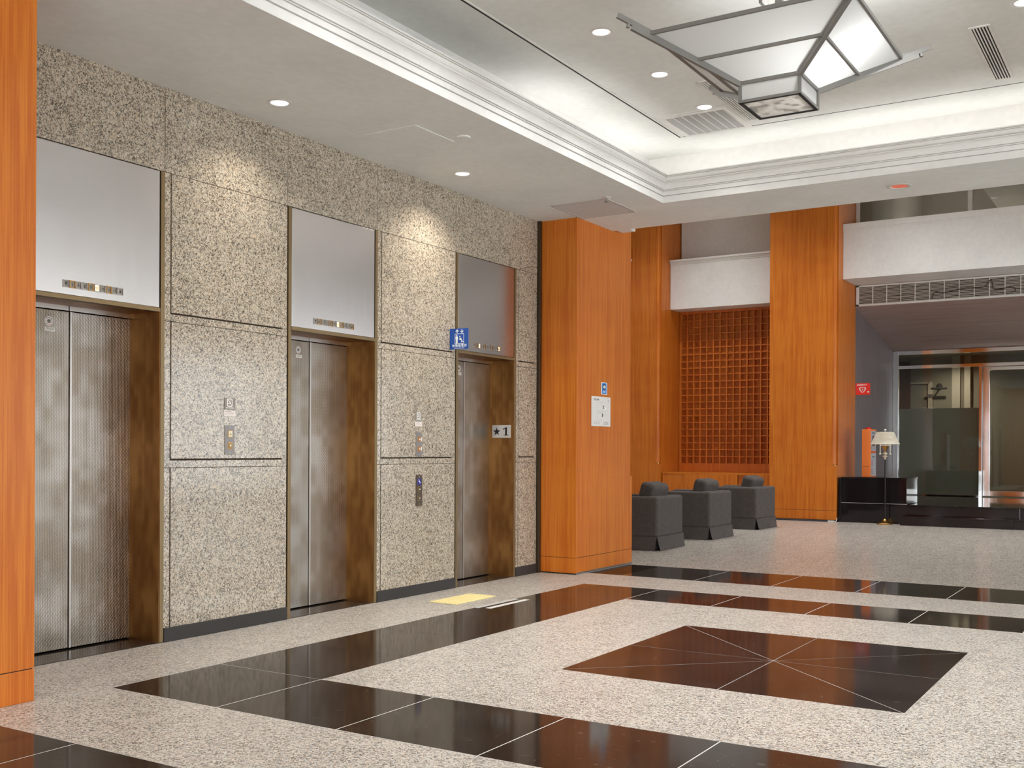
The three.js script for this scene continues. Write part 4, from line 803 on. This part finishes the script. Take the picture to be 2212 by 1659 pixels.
{ // upper gallery windows above the parapet
  const t = struct('window_10', 'dark gallery window with white posts above the parapet', 'window', [4, 5.2, -20.1]);
  const z = -20.12;
  part('frame', [bx(0.436, 0.5, 5.1, ROOF, z - 0.03, z + 0.03), ...[2.36, 4.3, 6.24, 8.2, 10.1].map((x) => bx(x, x + 0.075, 5.1, ROOF, z - 0.03, z + 0.03))], M.white, t);
  const xs = [0.5, 2.36, 4.3, 6.24, 8.2, 10.1, EAST];
  for (let i = 0; i < 6; i++) part('pane', bx(xs[i] + (i ? 0.075 : 0), xs[i + 1], 5.1, ROOF, z - 0.004, z + 0.004), M.glass, t);
  const r = struct('wall_gallery', 'dim grey gallery room behind the upper window', 'wall');
  const grey = std({ color: 0xb8b1a9, roughness: 0.9 });
  part('back_wall', bx(0.1, EAST, 4.5, ROOF, -26.2, -26), grey, r);
  part('side_wall', bx(0.1, 0.43, 4.31, ROOF, -26, FAR - 1.32), grey, r);
  part('ceiling_beam', bx(0.5, EAST, 6.35, ROOF, -22.3, -21.6), grey, r);
  part('ceiling_beam', bx(2.3, 3.1, 6.3, ROOF, -26, -20.3), M.white, r);
  part('deck', bx(0.436, EAST, 4.5, 4.7, -26, -20.09), grey, r);
  for (const [i, [x, z]] of [[2.0, -24.2], [6.0, -24.2]].entries()) downlight(x, ROOF, z, ORD[i] + ' gallery downlight from the wood pier side, added to brighten the room', 'added gallery downlights', 40, NEUTRAL, 1.2);  // lamps added to brighten the view through the gallery window
}
{ // glass entrance front
  const z = -23.13, t = thing('glass_entrance', 'chrome framed glass entrance front with tinted panes', 'entrance', [2, 0.336, z]);
  const ch = M.chrome, y0 = 0.336;
  part('post', bx(0.436, 0.515, y0, 3.315, z - 0.04, z + 0.03, 0.003), ch, t);
  part('post', bx(0.516, 0.555, y0, 3.315, z - 0.04, z + 0.055, 0.003), ch, t);
  part('transom', bx(0.555, EAST, 3.235, 3.315, z - 0.04, z + 0.05, 0.003), ch, t);
  part('transom', bx(0.555, EAST, 2.945, 3.012, z - 0.04, z + 0.05, 0.003), ch, t);
  part('post', bx(2.108, 2.172, y0, 2.945, z - 0.04, z + 0.05, 0.003), ch, t);
  part('bottom_rail', bx(0.555, 2.108, y0, 0.36, z - 0.03, z + 0.03, 0.003), ch, t);
  part('glass_pane', bx(0.555, 2.108, 0.36, 2.945, z - 0.005, z + 0.005), M.glass, t);
  part('glass_pane', bx(0.555, EAST, 3.012, 3.235, z - 0.005, z + 0.005), M.glass, t);
  part('privacy_film', bx(0.556, 2.107, 0.361, 2.12, z - 0.016, z - 0.012), std({ color: 0xbcbeb4, roughness: 0.8 }), t);
  let x = 2.185;
  for (let i = 0; i < 3; i++) {
    const d = thing('glass_door', i ? ORD[i] + ' chrome framed glass door from the tinted fixed pane' : 'chrome framed glass door beside the tinted fixed pane', 'door', [x + 0.6, y0, z], 'chrome framed entrance doors');
    part('stile', bx(x, x + 0.125, 0.35, 2.935, z - 0.03, z + 0.045, 0.006), ch, d);
    part('stile', bx(x + 1.2, x + 1.325, 0.35, 2.935, z - 0.03, z + 0.045, 0.006), ch, d);
    part('top_rail', bx(x + 0.125, x + 1.2, 2.86, 2.935, z - 0.03, z + 0.045, 0.006), ch, d);
    part('bottom_rail', bx(x + 0.125, x + 1.2, 0.35, 0.46, z - 0.03, z + 0.045, 0.006), ch, d);
    part('glass_pane', bx(x + 0.125, x + 1.2, 0.46, 2.86, z - 0.005, z + 0.005), M.glass, d);
    x += 1.34;
  }
  part('glass_pane', bx(x, EAST, 0.36, 2.945, z - 0.005, z + 0.005), M.glass, t);
}
{ // room behind the glass
  const r = struct('wall_interior', 'dim olive room behind the glass entrance', 'wall');
  const olive = std({ color: 0x98927e, roughness: 0.85 }), pale = std({ color: 0x989080, roughness: 0.8 });
  part('floor_slab', bx(0.1, EAST, 0.2, 0.33, -27, -23.41), std({ color: 0x3b3a34, roughness: 0.3 }), r);
  part('side_wall', bx(-0.8, -0.5, 0.2, 4.3, -27, -23.41), olive, r);
  part('ceiling_slab', bx(-0.5, EAST, 3.5, 3.7, -27, -23.41), olive, r);
  part('brown_panel', bx(-0.5, -0.01, 0.33, 3.4, -26.999, -26.97), std({ color: 0x4b2f1c, roughness: 0.6 }), r);
  part('pilaster', bx(0.95, 1.13, 0.33, 3.5, -26.999, -26.9), pale, r);
  part('pilaster', bx(1.23, 1.36, 0.33, 3.5, -26.999, -26.85), pale, r);
  part('door_casing', [bx(0.0, 0.43, 2.86, 2.9, -26.999, -26.96), bx(0.4, 0.5, 0.33, 2.9, -26.999, -26.96)], pale, r);
  const l = thing('picture_light', 'dark wall picture light behind the tinted glass pane', 'wall lamp', [0.66, 2.7, -26.9]);
  const g = cyl(0.025, 0.025, 0.36, 12); g.rotateZ(Math.PI / 2); g.translate(0.68, 2.73, -26.8); part('shade_tube', g, M.black, l);
  const q = new THREE.SphereGeometry(0.07, 16, 12); q.scale(1, 1, 0.5); q.translate(0.66, 2.79, -26.96); part('mount', q, M.black, l);
  part('arm', bx(0.65, 0.67, 2.73, 2.76, -26.95, -26.8), M.black, l);
  for (const [i, [x, z]] of [[1.1, -26.1], [3.4, -25.8], [6.4, -25.8]].entries()) downlight(x, 3.5, z, ORD[i] + ' small downlight from the picture light behind the glass', 'downlights behind the glass', 26, WARM, 1.35, 0.06);
}

// ------------------------------------------------------------------ lamp, cabinet, signs by the counter
{
  const lx = 1.285, lz = -18.72, t = thing('floor_lamp', 'slim floor lamp with cream fabric shade and brass base', 'floor lamp', [lx, 0, lz]);
  const at = (g) => { g.translate(lx, 0, lz); return g; };
  part('base', at(lathe([[0, 0.001], [0.127, 0.001], [0.13, 0.012], [0.122, 0.024], [0.09, 0.04], [0.045, 0.058], [0.03, 0.085], [0.012, 0.1], [0, 0.1]])), M.brass, t);
  part('pole', at(lathe([[0.011, 0.09], [0.011, 1.1], [0.014, 1.1], [0.0, 1.11]], 16)), std({ color: 0x221513, roughness: 0.35, metalness: 0.5 }), t);
  part('collar', at(lathe([[0.012, 1.1], [0.02, 1.115], [0.012, 1.13], [0.042, 1.15], [0.045, 1.162], [0.016, 1.172], [0.016, 1.185], [0.045, 1.195], [0.02, 1.222], [0.012, 1.232]], 24)), std({ color: 0xe2d6bc, roughness: 0.35, metalness: 0.3 }), t);
  part('cup', at(lathe([[0.012, 1.23], [0.022, 1.26], [0.055, 1.325], [0.058, 1.33], [0.0, 1.33]], 24)), M.brass, t);
  const pale = std({ color: 0xeee6d4, roughness: 0.4 });
  part('cradle', [bx(lx - 0.088, lx - 0.076, 1.2, 1.38, lz - 0.006, lz + 0.006), bx(lx + 0.076, lx + 0.088, 1.2, 1.38, lz - 0.006, lz + 0.006), bx(lx - 0.088, lx + 0.088, 1.335, 1.35, lz - 0.008, lz + 0.008), bx(lx - 0.088, lx + 0.088, 1.372, 1.384, lz - 0.008, lz + 0.008)], pale, t);
  for (const s of [-1, 1]) { const k = new THREE.SphereGeometry(0.02, 12, 8); k.scale(1.1, 0.7, 1.1); k.translate(lx + s * 0.082, 1.195, lz); part('knob', k, pale, t); }
  const sh = new THREE.LatheGeometry([[0.235, 1.362], [0.228, 1.372], [0.19, 1.46], [0.15, 1.55], [0.137, 1.568]].map((p) => new THREE.Vector2(...p)), 40, 0, Math.PI * 2);
  part('shade', at(clean(sh)), phy({ map: T.shade, roughness: 0.95, transmission: 0.3, thickness: 0 }), t);
  part('shade_rim', at(lathe([[0.236, 1.36], [0.238, 1.364], [0.234, 1.368]], 40)), pale, t);
  part('finial', at(lathe([[0.006, 1.55], [0.006, 1.585], [0.018, 1.595], [0.018, 1.61], [0, 1.62]], 16)), pale, t);
  part('stalk', at(lathe([[0.006, 1.33], [0.006, 1.56]], 8)), pale, t);
}
{
  const t = thing('defibrillator_cabinet', 'orange defibrillator cabinet with grey front and red lamp on the counter', 'cabinet', [0.83, 0.79, -19.5]);
  const x0 = 0.752, x1 = 0.905, z1 = -19.3, z0 = -19.7, y0 = 0.79, y1 = 1.628;
  part('body', bx(x0, x1, y0, y1, z0, z1, 0.006), std({ color: 0xf07f35, roughness: 0.45 }), t);
  const pr = std({ roughness: 0.5, map: canvasTex(200, 400, (g, w, h) => {
    g.fillStyle = '#b3b4b8'; g.fillRect(0, 0, w, h); g.fillStyle = '#4a4a50'; g.fillRect(40, 12, 110, 9); g.fillStyle = '#6f4038'; g.fillRect(50, 40, 100, 96);
    g.fillStyle = '#c23c4c'; g.fillRect(24, 138, 22, 32); g.fillStyle = '#50505a'; g.fillRect(140, 146, 14, 18); g.fillStyle = '#d85a24'; g.fillRect(0, 178, w, 22);
    g.fillStyle = '#45454b'; g.fillRect(44, 226, 110, 9); g.fillStyle = '#88888e'; g.fillRect(62, 244, 60, 5); g.fillStyle = '#b0333a'; g.fillRect(28, 258, 26, 56); g.fillRect(28, 332, 26, 52); g.fillStyle = '#7d7d84'; g.fillRect(54, 310, 110, 3); g.fillRect(54, 380, 110, 3); g.fillStyle = '#44444a'; g.fillRect(152, 284, 8, 14);
  }) });
  face('front_panel', [x1 + 0.0015, (y0 + y1) / 2 - 0.008, (z0 + z1) / 2], [0, 0, -1], 0.36, 0.79, pr, t);
  const d = new THREE.SphereGeometry(0.06, 20, 10, 0, Math.PI * 2, 0, Math.PI / 2); d.scale(1, 0.7, 1); d.translate(0.83, y1 - 0.002, -19.44); part('alarm_lamp', d, std({ color: 0xd0161c, roughness: 0.25 }), t);
  part('slot', bx(x0 + 0.02, x1 - 0.02, 0.965, 0.975, z1 - 0.002, z1 + 0.003), std({ color: 0xb95a24, roughness: 0.5 }), t);
}
{
  const t = thing('aed_sign', 'red projecting sign with white heart and lightning bolt', 'sign', [0.56, 2.275, -20.12]);
  part('plate', bx(0.436, 0.694, 2.275, 2.492, -20.125, -20.112, 0.002), std({ color: 0xf0342a, roughness: 0.45 }), t);
  const mt = std({ roughness: 0.45, map: canvasTex(310, 258, (g, w, h) => {
    g.fillStyle = '#f2352b'; g.fillRect(0, 0, w, h); g.fillStyle = '#f6ece6'; g.font = 'bold 42px sans-serif'; g.textAlign = 'left'; g.textBaseline = 'middle'; g.fillText('AED', 162, 36);
    g.lineWidth = 4; g.strokeStyle = '#f6ece6'; for (let i = 0; i < 4; i++) for (let k = 0; k < 5; k++) { const X = 28 + i * 33, Y = 20 + k * 8; g.beginPath(); g.moveTo(X, Y); g.lineTo(X + 26, Y); g.moveTo(X + 4 + k * 5, 20); g.lineTo(X + 4 + k * 5, 52); g.stroke(); }   // characters too small to read
    const heart = (k) => { g.beginPath(); g.moveTo(146, 214 * 1 - (1 - k) * 40); g.bezierCurveTo(146 - 120 * k, 130, 146 - 86 * k, 66 + (1 - k) * 40, 146, 92 + (1 - k) * 26); g.bezierCurveTo(146 + 86 * k, 66 + (1 - k) * 40, 146 + 120 * k, 130, 146, 214 - (1 - k) * 40); g.closePath(); };
    heart(1); g.fill(); g.fillStyle = '#e8302a'; heart(0.62); g.fill(); g.fillStyle = '#f6ece6'; g.beginPath(); g.moveTo(156, 100); g.lineTo(128, 142); g.lineTo(144, 142); g.lineTo(134, 176); g.lineTo(164, 130); g.lineTo(148, 130); g.closePath(); g.fill();
    g.beginPath(); g.roundRect(254, 176, 40, 36, 12); g.fill();
  }) });
  face('print', [0.565, 2.3835, -20.111], [1, 0, 0], 0.254, 0.213, mt, t);
}
{
  const t = thing('floor_cable', 'thin dark cable with white connector along the pier base', 'cable', [-0.1, 0, -18.8]);
  part('cable', tube([[-0.75, 0.014, -18.79], [-0.3, 0.013, -18.8], [0.1, 0.013, -18.795], [0.36, 0.014, -18.79]], 0.011, 40, 6), std({ color: 0x2b2530, roughness: 0.5 }), t);
  part('connector', bx(0.3, 0.4, 0.003, 0.024, -18.8, -18.775, 0.004), M.paper, t);
  part('lead', tube([[0.4, 0.013, -18.79], [0.44, 0.013, -18.79], [0.455, 0.04, -18.79], [0.455, 0.075, -18.795]], 0.007, 16, 6), M.paper, t);
}

renderer.render(scene, camera);
